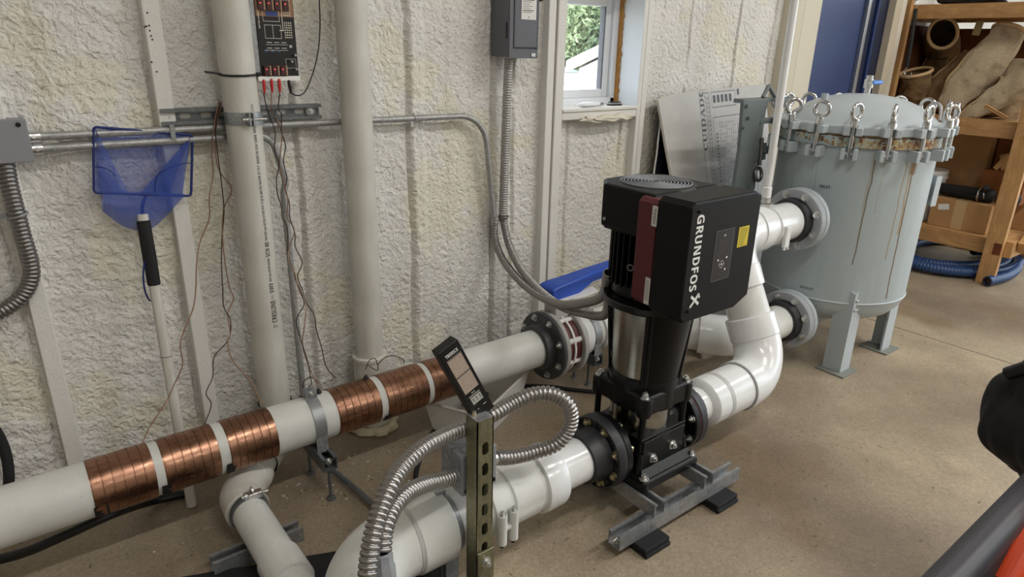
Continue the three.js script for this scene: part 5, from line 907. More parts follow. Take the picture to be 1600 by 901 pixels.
{ // electrical box behind the post
  const t = thing('electrical_box', 'square grey steel electrical box mounted behind the slotted post', 'box');
  const z1 = -1.012, a = onZ(722, 722, z1), b = onZ(777, 757, z1), x0 = a.x, x1 = onZ(776, 720, z1).x, y0 = onZ(722, 777, z1).y, y1 = onZ(722, 716, z1).y, dz = 0.042;
  for (const [k, zz] of [[0, z1], [1, z1 - dz - 0.0015]]) {
    const bd = part(k ? 'rear_box' : 'front_box', box(x0, x1, y0, y1, zz - dz, zz, 0.003), M.boxGrayLight, t);
    for (const q of [0.28, 0.72]) { part('knockout', [torus(V(x0 - 0.0002, y0 + (y1 - y0) * q, zz - dz / 2), V(-1, 0, 0), 0.0125, 0.0008, 24, 6)], M.boxGray, bd); part('knockout', [torus(V(x0 + (x1 - x0) * q, y1 + 0.0002, zz - dz / 2), UP, 0.0135, 0.0008, 24, 6)], M.boxGray, bd); }
    if (!k) part('knockout', [torus(V(x0 + 0.024, y0 + 0.05, zz + 0.0003), ZDIR, 0.011, 0.0008, 24, 6)], M.boxGray, bd);
  }
  for (const [sx, sy] of [[0, 0], [1, 0]]) bolt(t, V(sx ? x1 - 0.008 : x0 + 0.01, y0 + 0.012, z1), ZDIR, 0.0032, M.black, 'screw');
  part('box_connector', cyl(V(x0 - 0.012, y0 + 0.045, z1 - dz / 2), V(x0, y0 + 0.045, z1 - dz / 2), 0.0155, 0.0155, 20), M.zinc, t); part('box_connector', cyl(V(x1, y0 + 0.048, z1 - dz / 2), V(x1 + 0.012, y0 + 0.048, z1 - dz / 2), 0.0155, 0.0155, 20), M.zinc, t);
  // conduits
  const A = V(x0 - 0.012, y0 + 0.045, z1 - dz / 2), B = V(x1 + 0.012, y0 + 0.048, z1 - dz / 2);
  const lo = thing('flexible_conduit', 'shiny ribbed flexible conduit from the left of the electrical box down to a grey fitting', 'conduit');
  const q = (x, y, z) => onZ(x, y, z);
  part('hose', flex([A, q(690, 750, -1.02), q(662, 757, -1.0), q(633, 772, -0.965), q(612, 797, -0.93), q(600, 830, -0.905), q(597, 862, -0.89)], 0.0175, 0.0105, 0.0055), M.flex, lo);
  const f = q(597, 862, -0.89), f2 = q(601, 905, -0.878); part('end_fitting', lathe(f, f2.clone().sub(f), [[0.015, 0], [0.019, 0.003], [0.019, 0.02], [0.0215, 0.024], [0.0215, 0.06], [0.015, 0.062]], 8), M.boxGrayLight, lo, 'grey plastic fitting'); part('tail', tube([f2, q(604, 960, -0.86), V(0.40, 0.285, -0.80)], 0.012), M.boxGrayLight, lo);
  const up = thing('flexible_conduit', 'shiny ribbed flexible conduit looping from the right of the electrical box back over the post', 'conduit');
  part('hose', flex([B, q(800, 714, -1.03), q(835, 706, -1.02), q(868, 694, -1.0), q(888, 672, -0.99), q(893, 648, -0.985), q(884, 627, -0.99), q(862, 615, -1.01), q(832, 616, -1.03), q(800, 630, -1.04), q(768, 648, -1.03), q(735, 664, -1.03), q(700, 679, -1.015), q(665, 697, -0.99), q(636, 722, -0.965), q(612, 755, -0.93), q(595, 795, -0.905), q(582, 840, -0.88), q(575, 890, -0.86), q(574, 940, -0.84)], 0.0175, 0.0105, 0.0055), M.flex, up);
}
{ // digital thermometer on its stem
  const t = thing('digital_thermometer', 'tilted black solar-powered digital thermometer above the slotted post', 'thermometer');
  const z = -1.0, b0 = onZ(737, 652, z), b1 = onZ(772, 638, z), t0 = onZ(690, 552, z), t1 = onZ(719, 537, z);
  const mid0 = b0.clone().lerp(b1, 0.5), mid1 = t0.clone().lerp(t1, 0.5), ax = mid1.clone().sub(mid0), L = ax.length(), W = 0.5 * (b0.distanceTo(b1) + t0.distanceTo(t1)), ang = Math.atan2(ax.x, ax.y);
  const face = canvasTex(256, 1024, (c, w, h) => {
    c.fillStyle = '#0e0e10'; c.fillRect(0, 0, w, h); c.fillStyle = '#e4e2de'; c.textAlign = 'center'; c.save(); c.translate(128, 112); c.scale(0.92, 1.25); c.font = 'bold 46px sans-serif'; c.fillText('TRERICE', 0, 0); c.restore(); c.strokeStyle = '#b9b4ac'; c.lineWidth = 4; c.beginPath(); c.moveTo(30, 142); c.lineTo(228, 142); c.stroke();
    seed = 5; for (const [y0, y1] of [[152, 392], [404, 640]]) { c.fillStyle = '#a8988a'; c.fillRect(34, y0, 190, y1 - y0); for (let i = 0; i < 260; i++) { c.fillStyle = ['#c6b8ac', '#8a786a', '#6f5c4e', '#b5a598', '#7a6a72'][Math.floor(rnd() * 5)]; c.globalAlpha = 0.6; c.beginPath(); const x = rr(34, 214), y = rr(y0, y1 - 14); c.moveTo(x, y); c.lineTo(x + rr(4, 14), y + rr(0, 10)); c.lineTo(x + rr(0, 8), y + rr(6, 16)); c.fill(); } c.globalAlpha = 1; }
    c.fillStyle = '#d8d6d0'; c.font = 'bold 24px sans-serif'; c.fillText('SX-9', 128, 680); c.fillRect(52, 700, 150, 7);
    c.fillStyle = '#a9aaa2'; c.fillRect(60, 722, 140, 100); c.fillStyle = '#4c4d48'; c.font = 'bold 76px monospace'; c.fillText('111', 132, 800);
    c.fillStyle = '#050505'; c.fillRect(60, 850, 34, 30); c.fillRect(160, 850, 34, 30); c.fillStyle = '#cfcfcb'; c.fillRect(160, 890, 46, 8); c.fillRect(78, 900, 18, 8);
  });
  const g = new RoundedBoxGeometry(W, L, 0.028, 2, 0.003), place2 = (q, z0) => { q.rotateX(-0.12); q.rotateZ(-ang); q.translate((mid0.x + mid1.x) / 2, (mid0.y + mid1.y) / 2, z + z0); return q; };
  part('case', place2(g, -0.014), M.black, t, 'black case');
  const pl = new THREE.PlaneGeometry(W * 0.94, L * 0.98); pl.translate(0, 0, 0.0145); part('display_face', place2(pl, -0.014), std(0xffffff, 0.35, 0, { map: face }), t, 'face with solar cell, small display and lettering');
  part('stem', [cyl(mid0.clone().add(V(0.004, 0.01, -0.016)), V(postX - 0.005, 0.36, -1.03), 0.008, 0.006, 14), cyl(V(postX - 0.01, onZ(757, 655, -0.965).y + 0.001, -0.99), V(postX - 0.01, onZ(757, 655, -0.965).y + 0.010, -0.99), 0.005, 0.004, 10)], M.zincGold, t); part('swivel', new THREE.SphereGeometry(0.016, 20, 14).translate(mid0.x + 0.03, mid0.y - 0.03, z - 0.035), M.black, t);
}
// ---- floor bits: black hose, tote, black mat
single('rubber_hose', tube([onZ(-40, 640, -1.80), onZ(-8, 672, -1.80), onZ(8, 705, -1.80), onZ(14, 745, -1.79), onZ(8, 800, -1.78)], 0.012), M.rubber, 'black rubber hose hanging by the wall beyond the bare end of the wrapped pipe', 'hose');
single('black_hose', tube([onY(945, 613, 0.008), onY(900, 609, 0.008), onY(860, 604, 0.008), onY(815, 603, 0.008), onY(770, 612, 0.008), onY(728, 627, 0.008), onY(692, 655, 0.008), onY(668, 688, 0.008), onY(655, 720, 0.008), onY(650, 752, 0.008), onY(668, 790, 0.008)], 0.0075), M.rubber, 'thin black hose curving over the floor beneath the wrapped pipe', 'hose');
{
  const t = thing('plastic_tote', 'cloudy plastic tote lying open on the floor below the flanged valve', 'tote');
  const h = 0.125, A = onY(826, 579, h), D = onY(752, 650, h), C = onY(663, 628, h), E = C.clone().add(A).sub(D), ctr = A.clone().add(C).multiplyScalar(0.5);
  const rim = [C, D, A, E], bot = rim.map((p) => { const q = p.clone().lerp(ctr, 0.16); q.y = 0.002; return q; });
  for (let i = 0; i < 4; i++) { const j = (i + 1) % 4; part('side', sheet(8, 4, (u, v) => bot[i].clone().lerp(bot[j], u).lerp(rim[i].clone().lerp(rim[j], u), v)), M.tote, t); part('rim', tube([rim[i], rim[i].clone().lerp(rim[j], 0.5), rim[j]], 0.005, 8, 8), M.tote, t); }
  part('bottom', sheet(4, 4, (u, v) => bot[0].clone().lerp(bot[1], u).lerp(bot[3].clone().lerp(bot[2], u), v)), M.tote, t);
}
{
  const a = onY(338, 897), b = onY(508, 868.5), dir = b.clone().sub(a).normalize(), n = V(-dir.z, 0, dir.x); if (n.z < 0) n.negate();
  const p = [a.clone().addScaledVector(dir, -0.15), b.clone().addScaledVector(dir, 0.25)], q = p.map((v) => v.clone().addScaledVector(n, 0.8));
  const sh = poly([[p[0].x, -p[0].z], [p[1].x, -p[1].z], [q[1].x, -q[1].z], [q[0].x, -q[0].z]]), g = extrude(sh, 0.008, 0.001); g.rotateX(-Math.PI / 2); g.translate(0, 0.001, 0);
  single('rubber_mat', g, M.rubber, 'black rubber mat on the floor under the elbowed pipes', 'mat');
}

{ // crumbs of foam and grit under the wrapped pipe
  const bits = []; seed = 404;
  for (let i = 0; i < 90; i++) { const near = rnd() < 0.6, px = near ? rr(440, 640) : rr(150, 720), py = near ? rr(690, 780) : rr(660, 880), p = onY(px, py, 0); if (p.z < -1.88 || p.z > -1.15) continue; const g = new THREE.IcosahedronGeometry(rr(0.0012, 0.0042), 0); g.scale(1, 0.6, rr(0.6, 1.4)); g.rotateY(rr(0, 6)); g.translate(p.x, 0.0015, p.z); bits.push(g); }
  const m = single('foam_crumbs', bits, std(0xcfc8b8, 0.9), 'scattered crumbs of pale foam on the floor under the wrapped pipe', 'crumbs'); m.userData.kind = 'stuff';
}

// ================================================================ FOIL-FACED BOARD BY THE WALL
{
  const t = thing('insulation_board', 'printed grey foam insulation board leaning on the wall behind the motor', 'board');
  const art = canvasTex(1024, 1024, (c, w, h) => {
    c.fillStyle = '#b3b1ad'; c.fillRect(0, 0, w, h); seed = 9; for (let i = 0; i < 900; i++) { c.globalAlpha = 0.08; c.fillStyle = rnd() > 0.5 ? '#9f9d99' : '#dcdad6'; c.fillRect(rr(0, w), rr(0, h), rr(10, 90), rr(4, 40)); } c.globalAlpha = 1;
    const up = (s, x, y, px, f = 'bold ') => { c.save(); c.translate(x, y); c.rotate(-Math.PI / 2); c.font = f + px + 'px serif'; c.fillText(s, 0, 0); c.restore(); };
    c.fillStyle = '#2b2b30'; c.strokeStyle = '#55555a'; c.lineWidth = 3;
    c.strokeRect(350, 10, 90, 560); up('CUIDADO', 388, 240, 52); for (let k = 0; k < 3; k++) { c.fillStyle = '#3a3a40'; for (let y = 20; y < 540; y += 18) c.fillRect(400 + k * 14, y + (k * 7) % 9, 5, 13); }
    c.strokeRect(460, 10, 240, 60); for (let i = 0; i < 5; i++) c.fillRect(475 + i * 40, 22, 26, 30); c.fillRect(720, 6, 22, 24);
    c.strokeRect(460, 110, 400, 480); up('ALMACENAMIENTO', 500, 500, 32); for (let k = 0; k < 14; k++) for (let y = 130; y < 540; y += 15) if ((y * 7 + k * 13) % 11 > 2) c.fillRect(520 + k * 22, y, 4, 11);
    c.strokeRect(420, 660, 320, 330); for (let k = 0; k < 5; k++) for (let y = 690; y < 940; y += 15) c.fillRect(450 + k * 30, y, 5, 10); up('owens', 650, 900, 40); c.fillStyle = '#1d1d20'; up('CS', 770, 900, 120);
  });
  const x0 = 2.19, x1 = 2.95, yT = 1.055, f = (u, v, o) => { const lean = 0.26 * (1 - v), curl = 0.05 * Math.exp(-u * 9) * (1 - v) * 2; return V(x0 + u * (x1 - x0) + 0.03 * (1 - v) + 0.012 * v * (1 - u), 0.002 + v * (yT - 0.004 + 0.03 * u - 0.02 * Math.exp(-u * 12)), -1.872 + lean + curl + o + 0.004 * noise(u * 6, v * 5)); };
  const front = sheet(30, 24, (u, v) => f(u, v, 0)), backg = sheet(30, 24, (u, v) => f(u, v, -0.012)); flip(backg);
  part('printed_face', front, std(0xffffff, 0.5, 0.0, { map: art, side: THREE.DoubleSide }), t, 'grey printed facing');
  part('back_face', backg, std(0x20283e, 0.7, 0, { side: THREE.DoubleSide }), t); part('edge', sheet(2, 24, (u, v) => f(0, v, -0.012 * u)), std(0xcfcac0, 0.8, 0, { side: THREE.DoubleSide }), t); part('edge', sheet(30, 2, (u, v) => f(u, 1, -0.012 * v)), std(0xcfcac0, 0.8, 0, { side: THREE.DoubleSide }), t);
  const d = thing('navy_sheet', 'dark navy sheet with a torn pale edge standing behind the printed board', 'sheet');
  const e = (u, v) => V(2.10 + 0.13 * v + u * 0.5 + 0.006 * noise(v * 9, 2), 0.002 + v * 1.02, -1.80 + 0.0 * u - 0.07 * v);
  part('sheet', sheet(4, 30, e), std(0x0c1020, 0.6, 0, { side: THREE.DoubleSide }), d); part('torn_edge', tube(Array.from({ length: 16 }, (_, i) => { const p = e(0, i / 15); p.x += 0.004 * noise(i * 1.7, 4); return p; }), 0.004, 60, 6), M.white, d);
}

// ================================================================ NEAR RIGHT: TRAY AND BAG
{
  const t = thing('utility_cart', 'dark grey plastic cart tray with tools in it, beside the black bag', 'cart');
  const x0 = 0.55, x1 = 1.62, z0 = -0.216, z1 = 0.38, y = 0.60, r = 0.028;
  part('rim', [box(x0, x1, y - 0.05, y, z0, z0 + 0.045, 0.018), box(x0, x1, y - 0.05, y, z1 - 0.045, z1, 0.018), box(x0, x0 + 0.045, y - 0.05, y, z0, z1, 0.018), box(x1 - 0.045, x1, y - 0.05, y, z0, z1, 0.018)], M.trayGray, t);
  part('tray', [box(x0 + 0.02, x1 - 0.02, y - 0.16, y - 0.15, z0 + 0.02, z1 - 0.02), box(x0 + 0.02, x1 - 0.02, y - 0.16, y - 0.03, z0 + 0.03, z0 + 0.042), box(x0 + 0.02, x1 - 0.02, y - 0.16, y - 0.03, z1 - 0.042, z1 - 0.03), box(x0 + 0.03, x0 + 0.042, y - 0.16, y - 0.03, z0 + 0.02, z1 - 0.02), box(x1 - 0.042, x1 - 0.03, y - 0.16, y - 0.03, z0 + 0.02, z1 - 0.02)], std(0x232327, 0.6), t);
  for (const [x, z] of [[x0 + 0.06, z0 + 0.06], [x1 - 0.06, z0 + 0.06], [x0 + 0.06, z1 - 0.06], [x1 - 0.06, z1 - 0.06]]) { part('leg', cyl(V(x, 0.08, z), V(x, y - 0.15, z), 0.02, 0.02, 16), M.trayGray, t); part('caster', cyl(V(x, 0.04, z - 0.014), V(x, 0.04, z + 0.014), 0.04, 0.04, 20), M.rubber, t); }
  const h = thing('tool_handle', 'orange tool handle in the cart tray', 'tool'); const h0 = onY(1566, 915, 0.50), hd = onY(1606, 838, 0.555).sub(h0); part('handle', lathe(h0, hd, [[0, 0], [0.02, 0.004], [0.024, 0.06], [0.021, 0.14], [0.022, 0.2], [0.012, 0.215], [0, 0.216]], 24), M.orange, h); part('guard', lathe(h0.clone().addScaledVector(hd.clone().normalize(), 0.214), hd, [[0, 0], [0.016, 0.002], [0.016, 0.012], [0.006, 0.018], [0, 0.019]], 20), M.zinc, h);
  const g = thing('spray_bottle', 'small green and yellow bottle in the cart tray', 'bottle'); const g0 = onY(1496, 898, 0.469); part('bottle', lathe(g0, V(1, 0, 0.1), [[0, 0], [0.016, 0.002], [0.018, 0.01], [0.018, 0.07], [0.008, 0.09], [0, 0.091]], 20), std(0x55682a, 0.5), g); part('cap', lathe(g0.clone().add(V(0.0905, 0, 0.009)), V(1, 0, 0.1), [[0, 0], [0.009, 0.001], [0.009, 0.02], [0, 0.021]], 16), M.yellow, g);
  const b = thing('black_bag', 'black fabric tool bag slumped over the end of the cart', 'bag');
  const bag = new THREE.IcosahedronGeometry(1, 24), p = bag.attributes.position;
  for (let i = 0; i < p.count; i++) { const x = p.getX(i), yy = p.getY(i), z = p.getZ(i), n = 1 + 0.16 * noise(x * 1.6 + 3, yy * 1.6, z * 1.6) + 0.05 * noise(x * 5, yy * 2.2, z * 5) ; p.setXYZ(i, 1.43 + 0.115 * x * n, 0.615 + 0.135 * yy * n, -0.205 + 0.125 * z * n); }
  const bg = mergeVertices(bag.deleteAttribute('normal').deleteAttribute('uv')); bg.computeVertexNormals(); part('body', bg, M.blackMatte, b); part('strap', tube([V(1.36, 0.70, -0.30), V(1.35, 0.735, -0.26), V(1.37, 0.75, -0.19), V(1.40, 0.74, -0.12)], 0.012), M.black, b);
}

// ================================================================ TIMBER SHELVING
const SX = 4.42;
{
  const t = thing('timber_shelf', 'rough timber shelving unit with open front, beyond the filter tank', 'shelf');
  const post = (x0, z0, w = 0.088, d = 0.038) => part('post', box(x0, x0 + d, 0, 2.1, z0, z0 + w, 0.002), M.wood, t);
  post(SX - 0.038, -2.002); post(SX - 0.038, -1.245); post(SX + 0.6, -2.002); post(SX + 0.6, -1.245);
  for (const [y0, y1] of [[0.165, 0.243], [0.808, 0.886], [1.425, 1.49]]) {
    part('front_beam', box(SX, SX + 0.038, y0, y1, -2.005, -1.157, 0.002), M.woodX, t); part('rear_beam', box(SX + 0.56, SX + 0.598, y0, y1, -2.005, -1.157, 0.002), M.woodX, t);
    part('side_beam', box(SX, SX + 0.64, y0, y1, -1.157, -1.119, 0.002), M.wood, t); part('side_beam', box(SX + 0.038, SX + 0.56, y0, y1, -2.045, -2.006, 0.002), M.wood, t);
    for (let i = 0; i < 6; i++) part('deck_board', box(SX + 0.002 + i * 0.1, SX + 0.098 + i * 0.1, y1, y1 + 0.012, -2.0, -1.12), M.woodX, t);
  }
  part('brace', (() => { const g = box(0, 0.55, -0.035, 0.035, -0.019, 0.019); g.rotateZ(0.5); g.translate(SX + 0.06, 0.22, -1.095); return g; })(), M.wood, t);
  part('end_block', box(SX - 0.04, SX - 0.036, 0.18, 0.245, -1.20, -1.162), M.woodDark, t); part('end_block', box(SX - 0.04, SX - 0.036, 0.82, 0.88, -1.20, -1.162), M.woodDark, t);
  part('end_panel', box(SX + 0.04, SX + 0.58, 0.26, 1.40, -2.004, -1.994), M.ply ?? (M.ply = std(0x8d6b4a, 0.8, 0, { map: tWood })), t, 'brown plywood end panel'); part('rear_panel', box(SX + 0.60, SX + 0.61, 0.26, 1.39, -2.0, -1.12), M.ply, t);
}
{ // bottom shelf contents
  const Y = 0.2555;
  const carton = (label, x0, x1, y1, z0, z1, mat, tape, y0 = Y) => { const c = thing('cardboard_box', label, 'box'); part('body', box(x0, x1, y0, y1, z0, z1, 0.003), mat, c); if (tape) part('tape', [box(x0 - 0.0006, x0 + 0.001, y0 + 0.001, y1 - 0.001, (z0 + z1) / 2 - 0.03, (z0 + z1) / 2 + 0.03), box(x0, x1, y1 - 0.0005, y1 + 0.0007, (z0 + z1) / 2 - 0.03, (z0 + z1) / 2 + 0.03)], std(0xc8a87c, 0.35), c, 'brown tape'); part('flap_seam', box(x0 + 0.002, x1 - 0.002, y1 - 0.001, y1 + 0.0006, (z0 + z1) / 2 - 0.001, (z0 + z1) / 2 + 0.001), M.cardDark, c); return c; };
  const c1 = carton('taped brown cardboard box under the black power tool on the bottom shelf', SX + 0.06, SX + 0.34, 0.425, -1.60, -1.285, M.card, true);
  part('shipping_label', (() => { const g = new THREE.PlaneGeometry(0.06, 0.035); g.rotateZ(0.2); g.rotateY(-Math.PI / 2); g.translate(SX + 0.058, 0.375, -1.53); return g; })(), M.label, c1, 'white torn label');
  carton('open-topped wooden-looking carton left of the taped cardboard box', SX + 0.045, SX + 0.09, 0.40, -1.80, -1.65, M.cardDark, false);
  carton('brown cardboard box at the end of the bottom shelf beyond the post', SX + 0.38, SX + 0.555, 0.74, -1.33, -1.15, M.card, false);
  carton('dark brown cardboard box standing behind the white bucket', SX + 0.33, SX + 0.555, 0.795, -1.76, -1.45, M.card, false);
  carton('tall brown cardboard box at the back of the shelf near its end', SX + 0.40, SX + 0.555, 0.78, -1.44, -1.34, M.cardDark, false);
  carton('flat brown box above the power tool', SX + 0.20, SX + 0.36, 0.605, -1.42, -1.20, M.cardDark, false, 0.4262);
  const b = thing('white_bucket', 'white plastic bucket with a ribbed lid behind the tank on the bottom shelf', 'bucket'); part('bucket', lathe(V(SX + 0.2, Y, -1.70), UP, [[0, 0], [0.08, 0.001], [0.095, 0.26], [0.102, 0.262], [0.102, 0.275], [0.097, 0.277], [0.1, 0.29], [0.1, 0.31], [0, 0.312]], 36), M.white, b); part('bail', torus(V(SX + 0.2, 0.49, -1.70), V(0.2, 1, 0), 0.1, 0.003, 30, 6), M.galv, b);
  const d = thing('power_tool', 'black power tool with a steel spindle lying on the taped box', 'tool'), y = 0.467, x = SX + 0.14;
  part('body', lathe(V(x, y, -1.60), ZDIR, [[0, 0], [0.028, 0.002], [0.033, 0.01], [0.036, 0.12], [0.036, 0.18], [0.041, 0.2], [0.041, 0.27], [0.03, 0.29], [0, 0.292]], 28), M.blackMatte, d); part('spindle', cyl(V(x, y, -1.67), V(x, y, -1.60), 0.018, 0.02, 20), M.chrome, d); part('gear_collar', [torus(V(x, y, -1.385), ZDIR, 0.04, 0.006, 28, 8), torus(V(x, y, -1.36), V(0.2, 0.3, 1), 0.038, 0.005, 28, 8)], M.chrome, d); part('handle', lathe(V(x - 0.01, y + 0.02, -1.36), V(-0.6, 0.35, 0.2), [[0, 0], [0.014, 0], [0.018, 0.06], [0.014, 0.08], [0, 0.081]], 16), M.black, d); part('wheel', cyl(V(x - 0.02, y + 0.0, -1.245), V(x + 0.03, y + 0.0, -1.225), 0.045, 0.045, 24), M.blackMatte, d);
  const k = thing('wood_offcuts', 'two pale timber offcuts leaning above the flat box', 'offcut'); part('piece', (() => { const g = box(-0.02, 0.02, 0, 0.10, -0.012, 0.012); g.rotateX(0.5); g.translate(SX + 0.24, 0.612, -1.37); return g; })(), M.wood, k); part('piece', (() => { const g = box(-0.02, 0.02, 0, 0.09, -0.014, 0.014); g.rotateX(-0.3); g.translate(SX + 0.26, 0.610, -1.33); return g; })(), M.wood, k);
  const s = thing('paint_tin', 'grey steel tin on the flat box', 'tin'); part('body', lathe(V(SX + 0.30, 0.6065, -1.26), UP, [[0, 0], [0.045, 0.001], [0.047, 0.003], [0.047, 0.128], [0.045, 0.13], [0, 0.126]], 28), M.galv, s);
}
{ // hoses on the floor under the shelf
  const t = thing('blue_hose', 'coil of thick ribbed blue suction hose on the floor under the shelf', 'hose'), r = 0.028, pts = [];
  const cx = 4.78, cz = -1.52;
  for (let i = 0; i <= 100; i++) { const a = -0.35 + i / 100 * 6.2832 * 3.1, k = i / 100, rx = 0.34 + 0.19 * k, rz = 0.20 + 0.19 * k; pts.push(V(cx + rx * Math.cos(a), 0.031 + 0.012 * Math.sin(a * 0.7) ** 2, cz + rz * Math.sin(a))); }
  part('coil', flex(pts, r, 0.017, 0.0035), M.hoseBlue, t);
  const e = onY(1543, 439, 0.032); part('free_end', flex([onY(1520, 392, 0.04), onY(1560, 393, 0.032), onY(1582, 402, 0.032), onY(1589, 417, 0.032), onY(1572, 431, 0.032), e], r, 0.017, 0.0035), M.hoseBlue, t); part('hose_mouth', torus(e, V(-0.7, 0, -0.3), 0.022, 0.006, 24, 8), M.navyDark, t);
  const g = thing('grey_hose', 'coil of pale grey hose on the floor past the blue hose', 'hose'), q = []; for (let i = 0; i <= 60; i++) { const a = i / 60 * 6.2832 * 2.4, k = i / 60; q.push(V(5.55 + (0.3 - 0.04 * k) * Math.cos(a), 0.022 + 0.055 * k, -1.12 + (0.26 - 0.04 * k) * Math.sin(a))); } part('coil', tube(q, 0.018, 220, 10), M.hoseGray, g);
}
// ---- cloth filter bags on the middle shelf
function filterBag(label, path, widths, flat, ring, mat, sd, upv = V(1, 0, 0)) {
  const t = thing('filter_bag', label, 'filter bag');
  const c = new THREE.CatmullRomCurve3(path, false, 'centripetal'), n = 60, m = 40;
  const g = sheet(m, n, (u, v) => {
    const p = c.getPointAt(v), T = c.getTangentAt(v), a = u * 6.28318, A = upv.clone().addScaledVector(T, -upv.dot(T)).normalize(), B = T.clone().cross(A).normalize();
    const k = v * (widths.length - 1), i = Math.min(Math.floor(k), widths.length - 2), w = widths[i] + (widths[i + 1] - widths[i]) * smooth(0, 1, k - i), f = v < 0.06 && ring ? 0.85 : flat;
    const wr = 1 + 0.16 * Math.abs(noise(Math.cos(a) * 3 + sd * 2, Math.sin(a) * 3, v * 2.2)) - 0.10 * Math.exp(-(((a - 1.2 - 0.8 * v) / 0.16) ** 2)) - 0.10 * Math.exp(-(((a - 4.6 + 0.9 * v) / 0.16) ** 2)) + 0.10 * noise(Math.cos(a) * 1.6 + sd, Math.sin(a) * 1.6, v * 5) + 0.05 * noise(Math.cos(a) * 4, Math.sin(a) * 4 + sd, v * 7) + 0.05 * Math.sin(a * 5 + v * 9 + sd) * smooth(0.1, 0.4, v);
    return p.addScaledVector(B, w * Math.cos(a) * wr).addScaledVector(A, w * f * Math.sin(a) * wr);
  });
  const uv = g.attributes.uv; for (let i = 0; i < uv.count; i++) uv.setXY(i, uv.getX(i) * 0.4, uv.getY(i) * 0.6);
  const ms = mat.clone(); ms.side = THREE.DoubleSide; part('cloth', g, ms, t);
  // seam along the bag and its ring
  const sp = []; for (let i = 0; i <= n; i++) { const k = i * (m + 1) + Math.round(m * 0.5); sp.push(V(g.attributes.position.getX(k), g.attributes.position.getY(k), g.attributes.position.getZ(k))); } part('seam', tube(sp, 0.005, 80, 6), M.burlapRing, t);
  if (ring) { const T = c.getTangentAt(0.01), A = upv.clone().addScaledVector(T, -upv.dot(T)).normalize(), B = T.clone().cross(A).normalize(), rp = []; for (let i = 0; i < 32; i++) { const a = i / 32 * 6.28318; rp.push(path[0].clone().addScaledVector(B, widths[0] * 1.02 * Math.cos(a)).addScaledVector(A, widths[0] * 0.87 * Math.sin(a))); } part('rim', tube(rp, 0.010, 64, 8, true), M.burlapRing, t, 'stiff tan rim'); }
  return t;
}
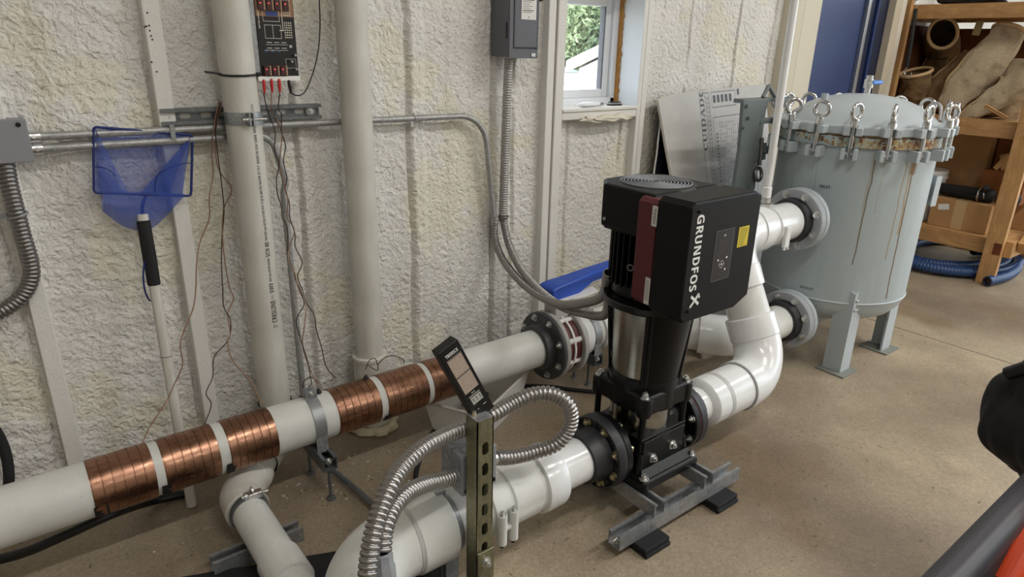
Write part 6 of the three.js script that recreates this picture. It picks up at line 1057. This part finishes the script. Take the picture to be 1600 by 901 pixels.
{
  const X = SX + 0.13, q = (x, y, d = 0) => { const p = onX(x, y, X + d); p.z = Math.max(p.z, -1.88); return p; };
  filterBag('big dusty brown cloth filter bag draped from the top of the shelf pile', [q(1577, 48, 0.05), q(1560, 75, 0), q(1535, 105, -0.02), q(1505, 135, -0.03), q(1483, 165, -0.03), q(1476, 186, 0)], [0.08, 0.095, 0.105, 0.095, 0.07, 0.03], 0.32, true, M.burlap, 1);
  filterBag('pale tan cloth filter bag folded against the right shelf post', [q(1606, 95, 0.02), q(1590, 130, -0.03), q(1560, 152, -0.06), q(1525, 172, -0.07), q(1495, 187, -0.06)], [0.08, 0.085, 0.065, 0.045, 0.02], 0.35, false, M.burlap, 5);
  filterBag('tan cloth filter bag hanging open by the right shelf post', [q(1592, 125, 0.0), q(1586, 150, -0.02), q(1580, 175, -0.02), q(1577, 188, -0.02)], [0.06, 0.065, 0.06, 0.04], 0.35, false, M.burlap, 9);
  filterBag('dark folded cloth filter bag beneath the big dusty one', [q(1520, 85, 0.12), q(1495, 110, 0.08), q(1470, 135, 0.04), q(1458, 160, 0.03), q(1466, 184, 0.04)], [0.05, 0.06, 0.065, 0.05, 0.03], 0.4, false, M.burlapDark, 13);
  filterBag('round-mouthed cloth filter bag standing by the left shelf post', [q(1431, 113, 0.0), q(1432, 128, 0.02), q(1428, 148, 0.04), q(1424, 162, 0.05)], [0.085, 0.08, 0.085, 0.06], 0.9, true, M.burlapDark, 17);
  filterBag('dark cloth filter bag with an open ring at the back of the shelf', [q(1473, 52, 0.10), q(1462, 60, 0.25), q(1455, 80, 0.33), q(1455, 105, 0.36)], [0.085, 0.09, 0.09, 0.07], 0.95, true, M.burlapDark, 21);
  filterBag('flat cloth filter bag lying at the back left of the shelf', [q(1440, 90, 0.26), q(1460, 110, 0.3), q(1480, 140, 0.3), q(1490, 172, 0.3)], [0.06, 0.10, 0.11, 0.09], 0.35, false, M.burlapDark, 25);
  filterBag('limp cloth filter bag spread on the shelf deck', [V(X + 0.05, 0.925, -1.85), V(X + 0.04, 0.93, -1.7), V(X + 0.03, 0.935, -1.52), V(X + 0.03, 0.93, -1.32)], [0.04, 0.07, 0.08, 0.05], 0.38, false, M.burlapDark, 29, UP);
  const s = thing('timber_strips', 'thin pale timber strips lying under the cloth bags', 'strips'); for (const k of [0, 1]) { const a = q(1538 + k * 3, 166 - k * 2, -0.11), b = q(1572 + k * 3, 186 - k * 2, -0.11); part('strip', cyl(a, b, 0.006, 0.006, 6), M.wood, s); }
  // bungee
  const b = thing('bungee_strap', 'black rubber strap with wire hooks hanging on the left shelf post', 'strap'), z = SX - 0.06; part('strap', tube([onX(1431, 14, z), onX(1425, 55, z), onX(1417, 105, z)], 0.0115, 20, 8), M.black, b); part('hook', tube([onX(1431, 14, z), onX(1434, 8, z), onX(1432, 0, z), onX(1428, 4, z)], 0.003), M.chrome, b); part('hook', tube([onX(1417, 105, z), onX(1413, 112, z), onX(1418, 121, z), onX(1423, 120, z), onX(1424, 113, z)], 0.003), M.chrome, b);
  const d = thing('dark_bundle', 'dark bundle lying on the top shelf', 'bundle'); { const g = new THREE.IcosahedronGeometry(1, 6), p = g.attributes.position; for (let i = 0; i < p.count; i++) { const n = 1 + 0.3 * noise(p.getX(i) * 2, p.getY(i) * 2, p.getZ(i) * 2); p.setXYZ(i, SX + 0.2 + 0.12 * p.getX(i) * n, Math.max(1.503, 1.55 + 0.07 * p.getY(i) * n), -1.68 + 0.18 * p.getZ(i) * n); } g.computeVertexNormals(); part('body', g, M.blackMatte, d); }
  const w = thing('wood_tag', 'short pale wood strip hanging by the bags', 'strip'); const a = q(1530, 42, 0.03); part('body', (() => { const g = box(-0.006, 0.006, -0.075, 0.0, -0.018, 0.018); g.rotateX(0.12); g.translate(a.x, a.y + 0.03, a.z); return g; })(), std(0xb0a070, 0.7), w);
}

// ---------------------------------------------------------------- each thing's origin to its base
scene.updateMatrixWorld(true);
for (const o of scene.children) {
  if (o.isGroup) {
    const b = new THREE.Box3().setFromObject(o); if (b.isEmpty()) continue;
    const c = V((b.min.x + b.max.x) / 2, b.min.y, (b.min.z + b.max.z) / 2); o.position.add(c);
    for (const k of o.children) k.position.sub(c);
  } else if (o.isMesh && o.position.lengthSq() === 0) {
    o.geometry.computeBoundingBox(); const b = o.geometry.boundingBox, c = V((b.min.x + b.max.x) / 2, b.min.y, (b.min.z + b.max.z) / 2);
    o.geometry.translate(-c.x, -c.y, -c.z); o.position.copy(c);
  }
}
renderer.render(scene, camera);
